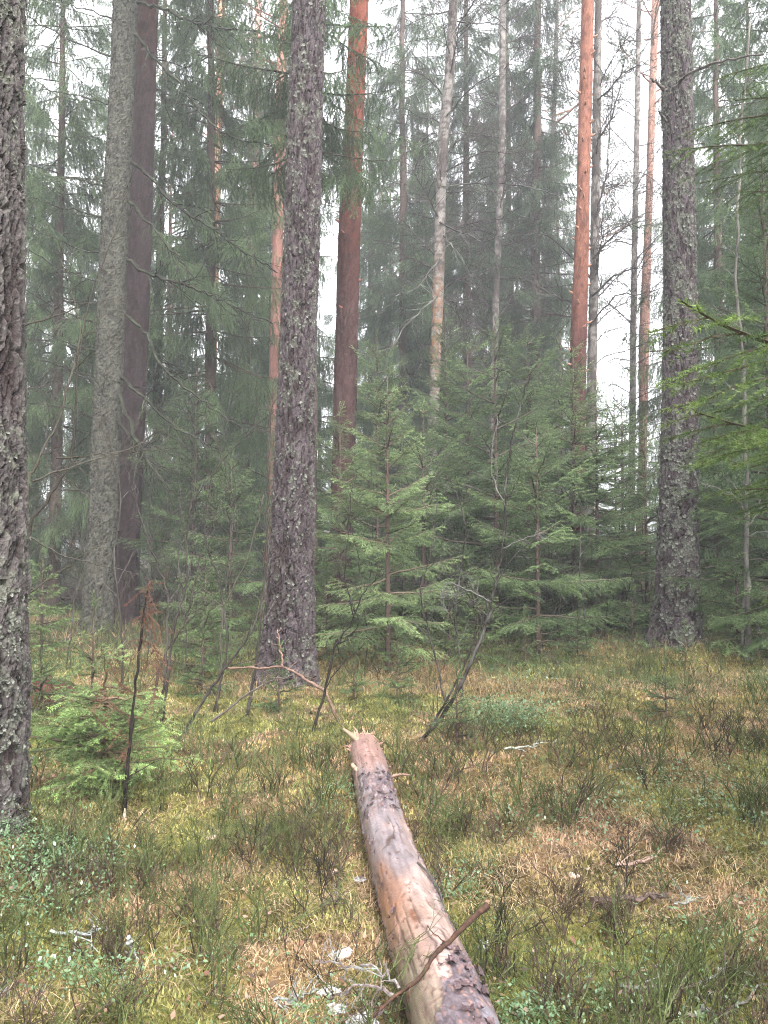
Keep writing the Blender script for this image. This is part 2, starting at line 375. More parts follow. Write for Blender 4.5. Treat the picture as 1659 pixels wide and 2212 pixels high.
def spruce_branch(L, style, seed, dens=420, nl=.016, nw=.0034, c0=(.058, .084, .050), c1=(.135, .18, .098), bare=.25):
    r = np.random.default_rng(seed); b = MB()
    wood = np.array((.075, .055, .045))
    n = max(6, int(L / .1)); s = np.linspace(0, 1, n)
    if style == 'pend': z = -.30 * L * s ** 1.3 + .16 * L * s ** 3; spread, hang = .75, .95
    elif style == 'mid': z = -.10 * L * s ** 1.5 + .06 * L * s ** 3; spread, hang = .85, .35
    else: z = .02 * L * s + .05 * L * s ** 2; spread, hang = 1.0, .30
    main = np.stack([L * s * .98, .05 * L * np.cumsum(r.normal(0, .25, n)) / 3, z + .006 * r.normal(size=n)], -1)
    b.tube(main, np.linspace(.006 + .008 * L, .0018, n), 4, wood, cap=False)
    P0, P1, TW = [], [], []
    def seg(a, c, tw): P0.append(a); P1.append(c); TW.append(tw)
    for i in range(n - 1):
        if s[i] > bare: seg(main[i], main[i + 1], s[i] ** 3)
    step = (.075 if L < 1 else .095) if style != 'pend' else .105
    side = 1; d = max(.06, bare * L * .8)
    while d < L * .985:
        t = d / L; p = np.array([np.interp(t, s, main[:, k]) for k in range(3)])
        ll = (.46 * L * (1 - t) ** .75 * min(1, .45 + t * 1.8) + .045) * (.7 + .5 * r.random())
        if style == 'pend': ll = min(ll, .66) * (.5 + .9 * r.random()) + .05
        if r.random() < .08: ll *= .3
        ang = math.radians(52 + 12 * r.normal() - 15 * t)
        m = max(3, int(ll / .05) + 1); q = np.linspace(0, 1, m)
        dx, dy = math.cos(ang), side * math.sin(ang) * spread
        hz = hang * (.8 + .4 * r.random())
        if style == 'pend':
            hh = 1 - np.exp(-q * ll / .09); hor = .09 * (1 - np.exp(-q * ll / .09)) * (1.2 + r.random()) + .12 * q * ll
            lat = p + np.stack([dx * hor, dy * hor, -hz * q * ll * (.35 + .65 * hh)], -1) + r.normal(0, .006, (m, 3)) * q[:, None]
        else:
            lat = p + np.stack([dx * ll * q, dy * ll * q, -hz * ll * q ** 1.4 + .05 * ll * q ** 2], -1) + r.normal(0, .005, (m, 3)) * q[:, None]
        b.tube(lat, np.linspace(.0028, .0012, m), 3, wood * 1.1, cap=False)
        young = (.25 + .5 * t) * r.uniform(.15, 1.9)
        for i in range(m - 1): seg(lat[i], lat[i + 1], young * .4 + .6 * q[i + 1] ** 2 * young)
        if ll > .1:
            sd2 = 1; e = .05
            while e < ll * .92:
                u = e / ll; o = np.array([np.interp(u, q, lat[:, k]) for k in range(3)])
                l3 = (.36 * (ll - e) + .035) * (.6 + .7 * r.random())
                A = lat[-1] - lat[0]; A /= np.linalg.norm(A)
                side3 = np.cross(A, [0, 0, 1.0]) if style != 'pend' else r.normal(size=3); side3 /= np.linalg.norm(side3) + 1e-9
                v = A * .68 + side3 * sd2 * .7; v[2] -= hang * .35; v /= np.linalg.norm(v)
                mid = o + v * l3 * .5; end = o + v * l3 + np.array([0, 0, -hang * .2 * l3])
                seg(o, mid, young * .5); seg(mid, end, young * .95)
                sd2 = -sd2; e += (.046 if style != 'pend' else .05) * (.7 + .6 * r.random())
        side = -side; d += step * (.6 + .8 * r.random()) * .5
    needles(b, np.array(P0), np.array(P1), dens, nl, nw, r, c0, c1, np.array(TW))
    return b.mesh('spruce_branch', M_needle)
def dead_branch(L, seed, col=(.05, .042, .036), dens=1.0):
    r = np.random.default_rng(seed); b = MB()
    P = [np.array([L * t, .04 * L * r.normal() * t, -.18 * L * t ** 1.4 + .02 * L * r.normal() * t]) for t in np.linspace(0, 1, 5)]
    limb(b, P, .003 + .005 * L, .001, col, twigs=int(16 * L * dens) + 4, tl=.32 * L, seed=seed, droop=.25, sides=4, jit=.006)
    return b.mesh('dead_branch', M_twig)
def birch_branch(L, seed, col=(.06, .048, .045)):
    r = np.random.default_rng(seed); b = MB()
    P = [np.array([L * t, .08 * L * r.normal() * t, .25 * L * t - .25 * L * t ** 2.5 + .04 * L * r.normal() * t]) for t in np.linspace(0, 1, 5)]
    limb(b, P, .004 + .006 * L, .0015, col, twigs=int(20 * L) + 4, tl=.45 * L, seed=seed, droop=.18, sides=4, jit=.012)
    return b.mesh('bare_branch', M_twig)
def pine_branch(L, seed):
    r = np.random.default_rng(seed); b = MB()
    P = np.array([[L * t, .06 * L * r.normal() * t, .15 * L * t + .04 * L * r.normal() * t] for t in np.linspace(0, 1, 6)])
    b.tube(P, np.linspace(.012 * L + .01, .004, 6), 4, (.28, .13, .08), cap=False)
    P0, P1 = [], []
    for k in range(int(26 * L)):
        t = .35 + .65 * r.random() ** .7; o = np.array([np.interp(t, np.linspace(0, 1, 6), P[:, q]) for q in range(3)])
        v = r.normal(size=3); v[0] += .6; v[2] += .5; v /= np.linalg.norm(v); l = L * (.12 + .2 * r.random()); e = o + v * l
        b.tube([o, (o + e) / 2 + r.normal(0, .02, 3), e], [.005, .003, .002], 3, (.2, .11, .08), cap=False)
        P0.append(o + v * l * .45); P1.append(e)
    needles(b, np.array(P0), np.array(P1), 420, .055, .007, r, (.045, .078, .04), (.09, .13, .06), np.full(len(P0), .5), 0)
    return b.mesh('pine_branch', M_needle)

SB = {'young': {}, 'mid': {}, 'pend': {}}
for st, sizes in (('young', (.22, .45, .8, 1.3)), ('mid', (.8, 1.4, 2.0)), ('pend', (1.2, 1.9, 2.6))):
    for L in sizes:
        dk = 560 if L >= 1.9 else 700
        if st == 'young': SB[st][L] = [spruce_branch(L, st, int(L * 1000) + k, dk, c0=(.060, .090, .048), c1=(.175, .235, .118), bare=.12) for k in range(3)]
        elif st == 'mid': SB[st][L] = [spruce_branch(L, st, int(L * 1000) + 50 + k, dk, bare=.18) for k in range(3)]
        else: SB[st][L] = [spruce_branch(L, st, int(L * 1000) + 90 + k, dk, nl=.021, nw=.0046, bare=.22) for k in range(2)]
DEAD = {L: [dead_branch(L, int(L * 100) + k) for k in range(4)] for L in (.5, 1.0, 1.8)}
BIRB = {L: [birch_branch(L, int(L * 100) + 20 + k) for k in range(3)] for L in (.7, 1.4, 2.4)}
PINB = [pine_branch(L, 300 + i) for i, L in enumerate((1.2, 1.6, 2.0))]
def pick(table, L, r):
    k = min(table, key=lambda q: abs(math.log(q / L))); lst = table[k]
    return lst[r.integers(len(lst))], L / k
def put_branch(root, name, table, L, p, az, el, r, tint=(1, 1, 1), roll=.25):
    me, s = pick(table, L, r)
    o = ob(name, me, root, p, (roll * r.normal(), -el, az), (s, s, s))
    k = .58 + .80 * r.random(); o.color = (tint[0] * k, tint[1] * k, tint[2] * k, 1)
    return o

def simple_trunk(b, H, r0, r, col=(.085, .06, .05), lean=(0, 0), sides=10, z0=-.1):
    n = max(8, int(H / .35)); s = np.linspace(0, 1, n)
    P = np.stack([lean[0] * s * H + .006 * H * np.cumsum(r.normal(0, .12, n)) * s, lean[1] * s * H + .006 * H * np.cumsum(r.normal(0, .12, n)) * s, z0 + (H - z0) * s], -1)
    rad = r0 * (1 - s) ** .85 + .004
    c = np.asarray(col) * (.75 + .5 * r.random((n, 1)))
    b.tube(P, rad, sides, np.concatenate([np.repeat(c, sides, 0), c[:1], c[-1:]]))
    return P
def spruce_tree(label, px, Y, H, cb, R, style, seed, tint=(1, 1, 1), whorl=.34, nper=6, group=None, dead=True, lean=(0, 0), name='spruce_tree', r0=None, zmax=99, elev=None, openness=0.0, cat='spruce', power=.75, inter=True):
    r = np.random.default_rng(seed); base = gp(px, Y)
    root = thing(name, label, cat, base, group)
    b = MB(); P = simple_trunk(b, H, r0 or (.0062 * H + .02), r, lean=lean); s = np.linspace(0, 1, len(P))
    ob('trunk', b.mesh('trunk', M_bark, True), root)
    def on(z): return tuple(np.interp(z / H, s, P[:, k]) for k in range(3))
    z = cb; cnt = 0
    if style == 'pend': whorl, nper, openness = whorl * .95, nper + 1, max(openness, .36)
    while z < H * .97 and z < zmax:
        t = (z - cb) / (H - cb); L = R * ((1 - t) ** power) * (.55 + .45 * min(1, t * 5 + .3)) + .06
        k = nper if t < .8 else max(3, nper - 1); a0 = r.random() * 7
        for i in range(k):
            if r.random() < openness: continue
            Lk = L * (.55 + .62 * r.random())
            el = elev if elev is not None else (math.radians(-14 + 45 * t ** 1.3) if style != 'young' else math.radians(-6 + 46 * t ** 1.1))
            put_branch(root, 'branch', SB[style], Lk, on(z + .03 * r.normal()), a0 + i * 2 * PI / k + .2 * r.normal(), el + .1 * r.normal(), r, tint); cnt += 1
        if inter and L > .35:
            for i in range(2): put_branch(root, 'branch', SB[style], L * (.3 + .35 * r.random()), on(z + whorl * (.3 + .4 * r.random())), r.random() * 7, .15 * r.normal(), r, tint); cnt += 1
        z += whorl * (.75 + .5 * r.random()) * (1 - .25 * t)
    if style == 'young': put_branch(root, 'branch', SB['young'], .22, on(H * .985), 0, PI / 2 - .05, r, tint)
    if dead:
        z = .35
        while z < cb + .8 and z < H * .5:
            for i in range(3): put_branch(root, 'dead_branch', DEAD, R * (.35 + .5 * r.random()) * min(1, .5 + z), on(z), r.random() * 7, -.15 + .2 * r.normal(), r)
            z += .28
    return root

# ================================================================== THE BIG TRUNKS
def pine_crown(root, path, Y, base, z0, z1, n, seed):
    r = np.random.default_rng(seed); zs, xs, rs = path
    for i in range(n):
        z = z0 + (z1 - z0) * (i + r.random()) / n; k = 1 - .55 * (z - z0) / (z1 - z0)
        me = PINB[r.integers(3)]; s = k * (.8 + .5 * r.random())
        o = ob('branch', me, root, (np.interp(z, zs, xs) - base[0], 0, z - base[2]), (.3 * r.normal(), -.15 - .3 * r.random(), r.random() * 7), (s, s, s)); o.color = (1, 1, 1, 1)
def big_tree(name, cat, label, rows, Y, H, bark, cfg, nth, dz, zfine, fl=0., crown=None, wob=.03, flakes=None, group=None):
    zs, xs, rs = interp_path(rows, Y, H)
    gx0 = float(np.interp(0.2, zs, xs)); base = np.array([gx0, Y, float(gz(gx0, Y))])
    root = thing(name, label, cat, base, group)
    me, surf, path = trunk_mesh('trunk', rows, Y, H, bark, cfg, nth, dz, zfine, base, fl, wob)
    ob('trunk', me, root)
    if flakes:
        for i, (n, z0, z1, size, thr, low) in enumerate(flakes):
            tag(ob('lichen', lichen_flakes(surf, n, z0, z1, base, 5 + i + cfg['seed'], size, thr, low), root), kind='stuff')
    if crown == 'pine': pine_crown(root, path, Y, base, H * .68, H * .99, 26, cfg['seed'])
    if crown == 'spruce':
        r = np.random.default_rng(cfg['seed'])
        for z in np.arange(12.2, H * .98, .42):
            for i in range(5):
                L = 2.4 * (1 - (z - 12.2) / (H - 12.2)) ** .75 + .25
                put_branch(root, 'branch', SB['pend'], L * (.8 + .3 * r.random()), (np.interp(z, zs, xs) - base[0], 0, z - base[2]), r.random() * 7, -.15 + .1 * r.normal(), r)
    return root, base, surf, path

GREY = dict(su=.05, sz=.17, depth=.024, c0=(.022, .017, .019), c1=(.078, .062, .067), c2=(.022, .013, .013))
# left pine, half outside the frame
rowsA = [(0, -112, 46), (200, -114, 45), (450, -114, 46), (700, -114, 48), (1000, -114, 50), (1200, -116, 52), (1500, -118, 55), (1830, -122, 57)]
big_tree('pine_tree', 'pine', 'rough furrowed pine trunk with green algae and lichen rising from a lingonberry mound', rowsA, 3.85, 17, pine_bark,
         dict(GREY, su=.05, sz=.26, depth=.034, seed=11, rough=1, lichen=.75, l0=.50, c0=(.024, .021, .021), c1=(.08, .07, .068)), 156, .013, 4.6, .07, 'pine', .02,
         [(2600, -.1, 4.6, (.005, .016), .2, 1.0), (2600, -.1, 1.3, (.005, .014), .1, 1.0)])
rowsD = [(0, 632, 705), (250, 622, 696), (500, 613, 692), (734, 605, 684), (884, 599, 682), (1134, 585, 679), (1334, 572, 679), (1460, 562, 682)]
TD = big_tree('pine_tree', 'pine', 'thick grey scaly pine trunk standing between the small spruce and the leaning bare saplings', rowsD, 8.2, 19, pine_bark,
         dict(GREY, seed=23, rough=1, lichen=.6, l0=.53), 140, .016, 8.6, .22, 'pine', .02, [(6500, 0, 8.6, (.006, .019), .14, 1.0)])
rowsJ = [(0, 1428, 1491), (300, 1432, 1497), (600, 1435, 1504), (734, 1435, 1506), (1084, 1426, 1505), (1334, 1416, 1509), (1410, 1412, 1511)]
TJ = big_tree('pine_tree', 'pine', 'pine trunk crusted with pale grey-green lichen flakes, a dead limb jutting near the top', rowsJ, 9.7, 19, pine_bark,
         dict(GREY, seed=37, rough=1, lichen=.7, l0=.48, c1=(.085, .066, .073)), 140, .018, 8.9, .28, 'pine', .02, [(8000, 0, 8.9, (.007, .022), .12, 1.0), (4500, 0, 3.0, (.008, .026), .08, 1.0)])
rowsB = [(0, 245, 298), (200, 238, 290), (450, 222, 278), (750, 209, 267), (884, 202, 262), (1134, 191, 251), (1334, 178, 242)]
TB = big_tree('spruce_tree', 'spruce', 'tall spruce with grey-green lichened bark and long mossy dead boughs', rowsB, 12, 21, spruce_bark,
         dict(seed=41, rough=1, c0=(.042, .041, .033), c1=(.088, .087, .07), c2=(.018, .015, .013)), 90, .022, 11, .12, 'spruce')
rowsC = [(0, 299, 342), (200, 291, 336), (450, 281, 329), (780, 265, 318), (1134, 249, 303), (1370, 243, 300)]
big_tree('pine_tree', 'pine', 'dark plum-brown pine trunk right behind the lichened spruce', rowsC, 13.2, 20, pine_bark,
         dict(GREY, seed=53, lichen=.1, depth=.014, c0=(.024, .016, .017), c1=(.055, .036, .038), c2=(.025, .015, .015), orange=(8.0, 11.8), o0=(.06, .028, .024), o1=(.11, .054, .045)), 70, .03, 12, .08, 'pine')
rowsE = [(0, 755, 797), (110, 751, 792), (250, 745, 786), (450, 733, 781), (600, 727, 777), (900, 719, 770), (1020, 717, 766)]
TE = big_tree('pine_tree', 'pine', 'red-barked pine whose orange trunk darkens downward behind the small spruce', rowsE, 12.2, 20, pine_bark,
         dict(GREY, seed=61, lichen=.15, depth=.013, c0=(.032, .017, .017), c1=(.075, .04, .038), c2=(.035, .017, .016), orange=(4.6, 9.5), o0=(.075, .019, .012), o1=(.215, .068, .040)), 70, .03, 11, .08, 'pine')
rowsF = [(0, 970, 989), (150, 962, 983), (300, 945, 968), (450, 940, 963), (600, 934, 960), (750, 930, 953), (915, 926, 948)]
TF = big_tree('birch_tree', 'birch', 'slightly crooked birch with dark-banded bark peeling orange low down', rowsF, 14.5, 18, birch_bark,
         dict(seed=71, peel=5.6), 44, .035, 13)
rowsG = [(0, 1079, 1093), (300, 1078, 1092), (500, 1070, 1084), (700, 1062, 1077), (1000, 1056, 1072)]
TG = big_tree('birch_tree', 'birch', 'slim hazy grey birch behind the large bushy young spruce', rowsG, 19, 18, birch_bark, dict(seed=73), 30, .05, 16)
rowsH = [(0, 1257, 1283), (150, 1252, 1280), (450, 1245, 1273), (600, 1238, 1271), (734, 1231, 1267), (950, 1233, 1264)]
TH = big_tree('pine_tree', 'pine', 'bright orange pine trunk studded with short knots', rowsH, 14, 20, pine_bark,
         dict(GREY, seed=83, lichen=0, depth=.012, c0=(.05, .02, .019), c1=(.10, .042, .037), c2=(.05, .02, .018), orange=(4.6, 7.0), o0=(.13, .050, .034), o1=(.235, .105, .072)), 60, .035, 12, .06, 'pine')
rowsI = [(0, 1286, 1300), (300, 1279, 1298), (600, 1274, 1293), (900, 1266, 1286)]
TI = big_tree('aspen_tree', 'aspen', 'thin dark forked trunk close behind the orange pine', rowsI, 14.8, 17, birch_bark, dict(seed=89), 30, .05, 13)
rowsK = [(0, 1408, 1424), (450, 1394, 1409), (750, 1379, 1402), (950, 1380, 1398)]
big_tree('pine_tree', 'pine', 'distant orange pine standing against the white sky beside a mossy birch', rowsK, 21, 20, pine_bark,
         dict(GREY, seed=97, lichen=0, depth=.01, c0=(.12, .06, .045), c1=(.22, .115, .085), orange=(3, 5), o0=(.22, .115, .085), o1=(.32, .19, .15)), 36, .06, 16, 0, 'pine')
rowsL = [(0, 1376, 1386), (550, 1364, 1377), (800, 1360, 1374), (975, 1358, 1373)]
TL = big_tree('birch_tree', 'birch', 'mossy grey birch stem just beside the distant orange pine', rowsL, 19.5, 16, birch_bark, dict(seed=101), 26, .06, 15)
far_rows = [
    ([(0, 470, 487), (300, 463, 480), (700, 450, 470)], 23, (.40, .2, .13), 'far pale orange pine behind drooping spruce boughs'),
    ([(0, 552, 566), (300, 544, 562), (600, 530, 550)], 25, (.33, .2, .17), 'far pinkish pine with bare side twigs beside the scaly pine'),
    ([(0, 603, 622), (300, 592, 617), (600, 586, 610)], 19, (.3, .15, .12), 'brownish red pine half hidden by the scaly grey pine'),
    ([(0, 1200, 1208), (400, 1186, 1198), (700, 1168, 1182)], 24, (.12, .1, .1), 'thin dark dead trunk with lichened twigs in the hazy spruces'),
    ([(550, 1284, 1293), (880, 1277, 1288)], 32, (.45, .24, .17), 'faint pink pine seen through the bright gap by the orange pine'),
]
for i, (rows, Y, c, lab) in enumerate(far_rows):
    cc = np.array(c)
    big_tree('pine_tree', 'pine', lab, rows, Y, 20, pine_bark, dict(GREY, seed=110 + i, lichen=0, depth=.01, c0=cc * .8, c1=cc * 1.15, c2=cc * .7), 30, .07, 18, 0, 'pine')

# knots on the orange pine
r_ = np.random.default_rng(5)
def knots(T, n, z0, z1, col, seed, L=(.04, .1)):
    root, base, surf, path = T; r = np.random.default_rng(seed)
    for i in range(n):
        z = z0 + (z1 - z0) * (i + r.random()) / n; t = PI + PI * r.random()
        p, nr, _ = surf(np.array([z]), np.array([t])); p, nr = p[0] - base, nr[0]
        l = L[0] + (L[1] - L[0]) * r.random(); b = MB()
        b.tube([p - nr * .03, p + nr * .01, p + nr * (l * .6) + [0, 0, l * .2], p + nr * l + [0, 0, l * .5]], [.035, .024, .014, .008], 6, col)
        ob('knot', b.mesh('knot', M_bark, True), root)
knots(TH, 26, 4.5, 11, (.30, .16, .11), 5)
knots(TE, 9, 5, 10, (.2, .08, .06), 6, (.03, .07))

def add_limbs(T, name, lists, r0, r1, col, twigs, tl, seed, Ys, col2=None, droop=.15, jit=.012):
    root, base, surf, path = T
    for i, pts in enumerate(lists):
        b = MB(); y0, y1 = Ys[i] if isinstance(Ys, list) else Ys
        limb(b, pxl(pts, y0, y1), r0, r1, col, twigs, tl, seed + i, droop, col2=col2, jit=jit)
        ob(name, b.mesh(name, M_twig, False, base), root)
dead_r = [[(298, 5), (340, 15), (400, 40), (480, 62), (560, 70), (628, 97)], [(294, 75), (330, 120), (400, 195), (440, 250), (490, 292), (600, 318)],
          [(284, 350), (330, 390), (380, 445), (460, 495), (530, 545), (600, 590)], [(278, 435), (320, 480), (370, 540), (420, 600)],
          [(275, 563), (330, 595), (400, 615), (460, 640), (520, 670), (590, 700)], [(270, 680), (318, 725), (350, 790), (425, 855), (485, 900), (545, 935)],
          [(262, 815), (310, 860), (370, 915), (430, 950), (480, 975)], [(258, 850), (290, 940), (330, 1010), (370, 1055)], [(256, 905), (300, 975), (352, 1040), (390, 1075)]]
add_limbs(TB, 'dead_bough', dead_r, .030, .007, (.022, .021, .016), 30, .55, 200, (11.9, 10.6), (.045, .054, .032), .3, .02)
dead_l = [[(250, 42), (190, 22), (125, 0)], [(240, 122), (100, 62), (45, 22)], [(236, 225), (160, 205), (85, 195)], [(226, 405), (170, 388), (118, 392)],
          [(222, 470), (130, 447), (52, 422)], [(218, 550), (140, 525), (50, 478)], [(214, 610), (130, 580), (55, 535)], [(210, 700), (120, 665), (55, 625)],
          [(210, 760), (140, 740), (60, 700)], [(205, 830), (130, 790), (60, 775)], [(203, 905), (140, 880), (60, 870)], [(198, 985), (130, 1010), (70, 1000)], [(195, 1060), (110, 1060), (60, 1085)]]
add_limbs(TB, 'dead_bough', dead_l, .014, .004, (.032, .03, .024), 18, .5, 230, (11.95, 11.2), (.06, .07, .045), .3, .02)
add_limbs(TJ, 'dead_limb', [[(1452, 195), (1490, 160), (1560, 132), (1650, 118)], [(1440, 195), (1420, 180), (1406, 170)], [(1438, 262), (1428, 250), (1422, 240)]], .022, .010, (.07, .06, .055), 3, .2, 260, [(9.5, 8.6), (9.5, 9.2), (9.5, 9.3)])
add_limbs(TF, 'bare_limb', [[(955, 402), (1040, 398), (1110, 400), (1180, 415), (1240, 442)], [(958, 510), (990, 545), (1018, 602)], [(965, 250), (1020, 190), (1090, 140)], [(948, 560), (900, 620), (850, 640)], [(945, 640), (880, 700), (830, 780)], [(950, 480), (1040, 520), (1110, 500)]],
          0.017, .005, (.05, .046, .043), 18, .8, 270, (14.4, 13.4), (.15, .16, .13), .15, .02)
add_limbs(TI, 'bare_limb', [[(1290, 215), (1320, 190), (1352, 155), (1428, 122)], [(1292, 300), (1325, 240), (1350, 130)], [(1285, 470), (1310, 380), (1318, 260), (1330, 120)], [(1280, 560), (1330, 505), (1400, 470)], [(1278, 640), (1340, 590), (1400, 575)], [(1276, 700), (1330, 640), (1395, 640)], [(1275, 600), (1200, 520), (1150, 500)], [(1272, 660), (1200, 640), (1120, 590)]],
          .022, .005, (.04, .036, .034), 18, .9, 280, (14.7, 14.0), (.09, .09, .075), .15, .02)
add_limbs(TL, 'bare_limb', [[(1368, 500), (1330, 440), (1290, 400)], [(1366, 600), (1400, 540), (1430, 520)], [(1365, 700), (1320, 660), (1295, 650)], [(1365, 780), (1330, 775), (1295, 790)], [(1366, 420), (1400, 360), (1440, 300)], [(1362, 850), (1325, 830), (1300, 850)]],
          .016, .004, (.06, .055, .05), 16, .8, 290, (19.4, 18.6))
rr = np.random.default_rng(99)
def birch_crown(T, z0, z1, n, Lr, seed):
    root, base, surf, (zs, xs, rs) = T; r = np.random.default_rng(seed)
    for i in range(n):
        z = z0 + (z1 - z0) * (i + r.random()) / n
        put_branch(root, 'bare_branch', BIRB, Lr * (.5 + .7 * r.random()), (np.interp(z, zs, xs) - base[0], 0, z - base[2]), r.random() * 7, .35 + .25 * r.normal(), r)
birch_crown(TF, 6, 17.5, 44, 2.0, 1); birch_crown(TG, 4, 17.5, 56, 2.2, 2); birch_crown(TI, 5, 16.5, 40, 2.0, 3); birch_crown(TL, 3, 15.5, 50, 1.8, 4)

# ================================================================== LIVING SPRUCES
G1 = 'tall spruces in the misty background'
spruce_tree('dense tall spruce with long hanging curtains of dark twigs between the two left trunks', 455, 15.5, 19, 1.6, 2.9, 'pend', 301, (1.4, 1.42, 1.3), .5, 6, zmax=14)
spruce_tree('dark drooping spruce filling the gap behind the furrowed left pine', 120, 16, 18, 1.6, 2.7, 'pend', 302, (1.45, 1.5, 1.3), .5, 6, zmax=14)
spruce_tree('tall drooping spruce behind the scaly grey pine', 655, 19.5, 20, 3.0, 2.0, 'pend', 303, (1.3, 1.34, 1.28), .55, 6, zmax=16)
spruce_tree('misty drooping spruce between the red pine and the birch', 872, 21, 23, 2.0, 2.9, 'pend', 304, (1.15, 1.2, 1.15), .5, 6, zmax=20)
spruce_tree('tall misty spruce right behind the birch', 1010, 22.5, 24, 2.0, 3.0, 'pend', 305, (1.15, 1.2, 1.15), .5, 6, zmax=21)
spruce_tree('narrow dark spruce between the slim birch and the orange pine', 1160, 20, 26, 4.0, 2.3, 'pend', 306, (.95, 1.0, 1.0), .5, 6, zmax=19)
spruce_tree('tall spruce behind the lichen-crusted pine', 1560, 15, 16, 1.2, 2.4, 'pend', 307, (1.25, 1.35, 1.2), .5, 6, zmax=13)
spruce_tree('dark spruce crowding the thin birch stem at the clearing edge', 1700, 12, 13, .6, 2.3, 'pend', 308, (1.2, 1.3, 1.1), .45, 6, zmax=11)
spruce_tree('drooping spruce whose curtains hang over the plum-brown pine', 340, 17.5, 19, 2.2, 2.8, 'pend', 309, (1.4, 1.45, 1.3), .5, 6, zmax=15)
spruce_tree('second drooping spruce farther behind the furrowed left pine', 20, 19, 18, 1.5, 2.7, 'pend', 310, (1.5, 1.5, 1.35), .5, 6, zmax=15)
spruce_tree('drooping spruce between the hanging curtains and the scaly grey pine', 530, 23, 19, 1.5, 2.8, 'pend', 311, (1.3, 1.35, 1.25), .52, 6, zmax=17)
spruce_tree('broad spruce behind the lichen-crusted pine and the birch stems', 1640, 17, 17, 1.0, 2.7, 'pend', 312, (1.3, 1.4, 1.25), .5, 6, zmax=15)
spruce_tree('misty spruce beyond the slim birch', 1105, 27, 26, 1.5, 3.0, 'pend', 313, (1.2, 1.25, 1.2), .55, 6, zmax=24)
for i, (px, Y, H, lab) in enumerate([(800, 27, 15, 'misty spruce peeking out beside the red pine trunk'), (925, 30, 18, 'pale misty spruce just beside the crooked birch'), (1065, 33, 19, 'pale misty spruce directly behind the slim birch'), (1215, 29, 15, 'pale misty spruce tucked beside the orange pine'), (1500, 26, 17, 'misty spruce framed by the lichen-crusted pine'), (690, 26, 13, 'misty spruce showing low between scaly and red pine')]):
    spruce_tree(lab, px, Y, H + (5 if px != 690 else -3), 1.5, 2.7, 'pend', 3300 + i, (1.2, 1.26, 1.2), .6, 6, dead=False)
spruce_tree('spruce hidden behind the scaly pine, its drapes hanging over the red pine', 668, 10.6, 16, 6.6, 1.75, 'pend', 314, (1.05, 1.12, 1.0), .42, 6, zmax=14, dead=False)
for i, (px, Y, H, lab) in enumerate([(845, 34, 18, 'faint spruce filling the mist between red pine and birch'), (975, 36, 19, 'faint spruce in the mist behind the crooked birch'), (1120, 37, 18, 'faint spruce in the mist beyond the slim birch'), (1180, 31, 16, 'faint spruce beyond the narrow dark one'), (560, 30, 19, 'faint spruce beyond the pinkish pine'), (230, 24, 19, 'faint spruce beyond the lichened trunk')]):
    spruce_tree(lab, px, Y, H + 3, 1.5, 3.0, 'pend', 3500 + i, (1.25, 1.3, 1.25), .65, 6, dead=False)
# young spruces
spruce_tree('small open spruce with layered branches beyond the log', 838, 8.7, 3.35, .45, 1.12, 'young', 321, (1.85, 1.82, 1.6), .30, 5, r0=.032, dead=False, openness=.12, power=.6)
spruce_tree('large bushy young spruce, the broadest in the thicket', 1072, 11, 4.5, .95, 1.95, 'young', 322, (1.1, 1.12, 1.05), .36, 7, r0=.05, power=.6, openness=.36)
spruce_tree('bushy young spruce in front of the orange pine', 1238, 11.3, 4.1, .25, 1.5, 'young', 323, (1.25, 1.32, 1.1), .32, 7, r0=.045, openness=.18)
spruce_tree('young spruce left of the lichen-crusted pine', 1345, 12.5, 3.7, .3, 1.2, 'young', 324, (1.3, 1.4, 1.2), .32, 7, r0=.04, openness=.2)
spruce_tree('tall slender young spruce behind the small open one', 965, 13.5, 5.4, .4, 1.5, 'young', 325, (1.25, 1.28, 1.2), .34, 6, r0=.05)
spruce_tree('young spruce at the foot of the red pine', 745, 13.6, 3.9, .4, 1.3, 'young', 326, (1.25, 1.28, 1.2), .32, 6, r0=.045)
spruce_tree('shaded young spruce below the hanging spruce curtains', 420, 13, 4.3, .8, 1.5, 'young', 327, (1.2, 1.25, 1.15), .32, 6, r0=.045)
spruce_tree('young spruce just behind the lichen-crusted pine', 1545, 12.5, 4.4, .4, 1.4, 'young', 328, (1.2, 1.3, 1.15), .32, 6, r0=.045)
spruce_tree('shaded spruce with low sweeping boughs by the thin birch stem', 1668, 9.3, 6.2, .4, 1.6, 'young', 329, (.9, 1.0, .8), .34, 6, r0=.06)
spruce_tree('slim young spruce among the hazy birches', 1170, 15, 4.6, .5, 1.4, 'young', 330, (1.2, 1.24, 1.2), .34, 6, r0=.05)
spruce_tree('small shaded spruce at the foot of the lichened spruce trunk', 95, 9.6, 1.2, .1, .7, 'young', 331, (1.5, 1.65, 1.2), .18, 6, r0=.02, dead=False)
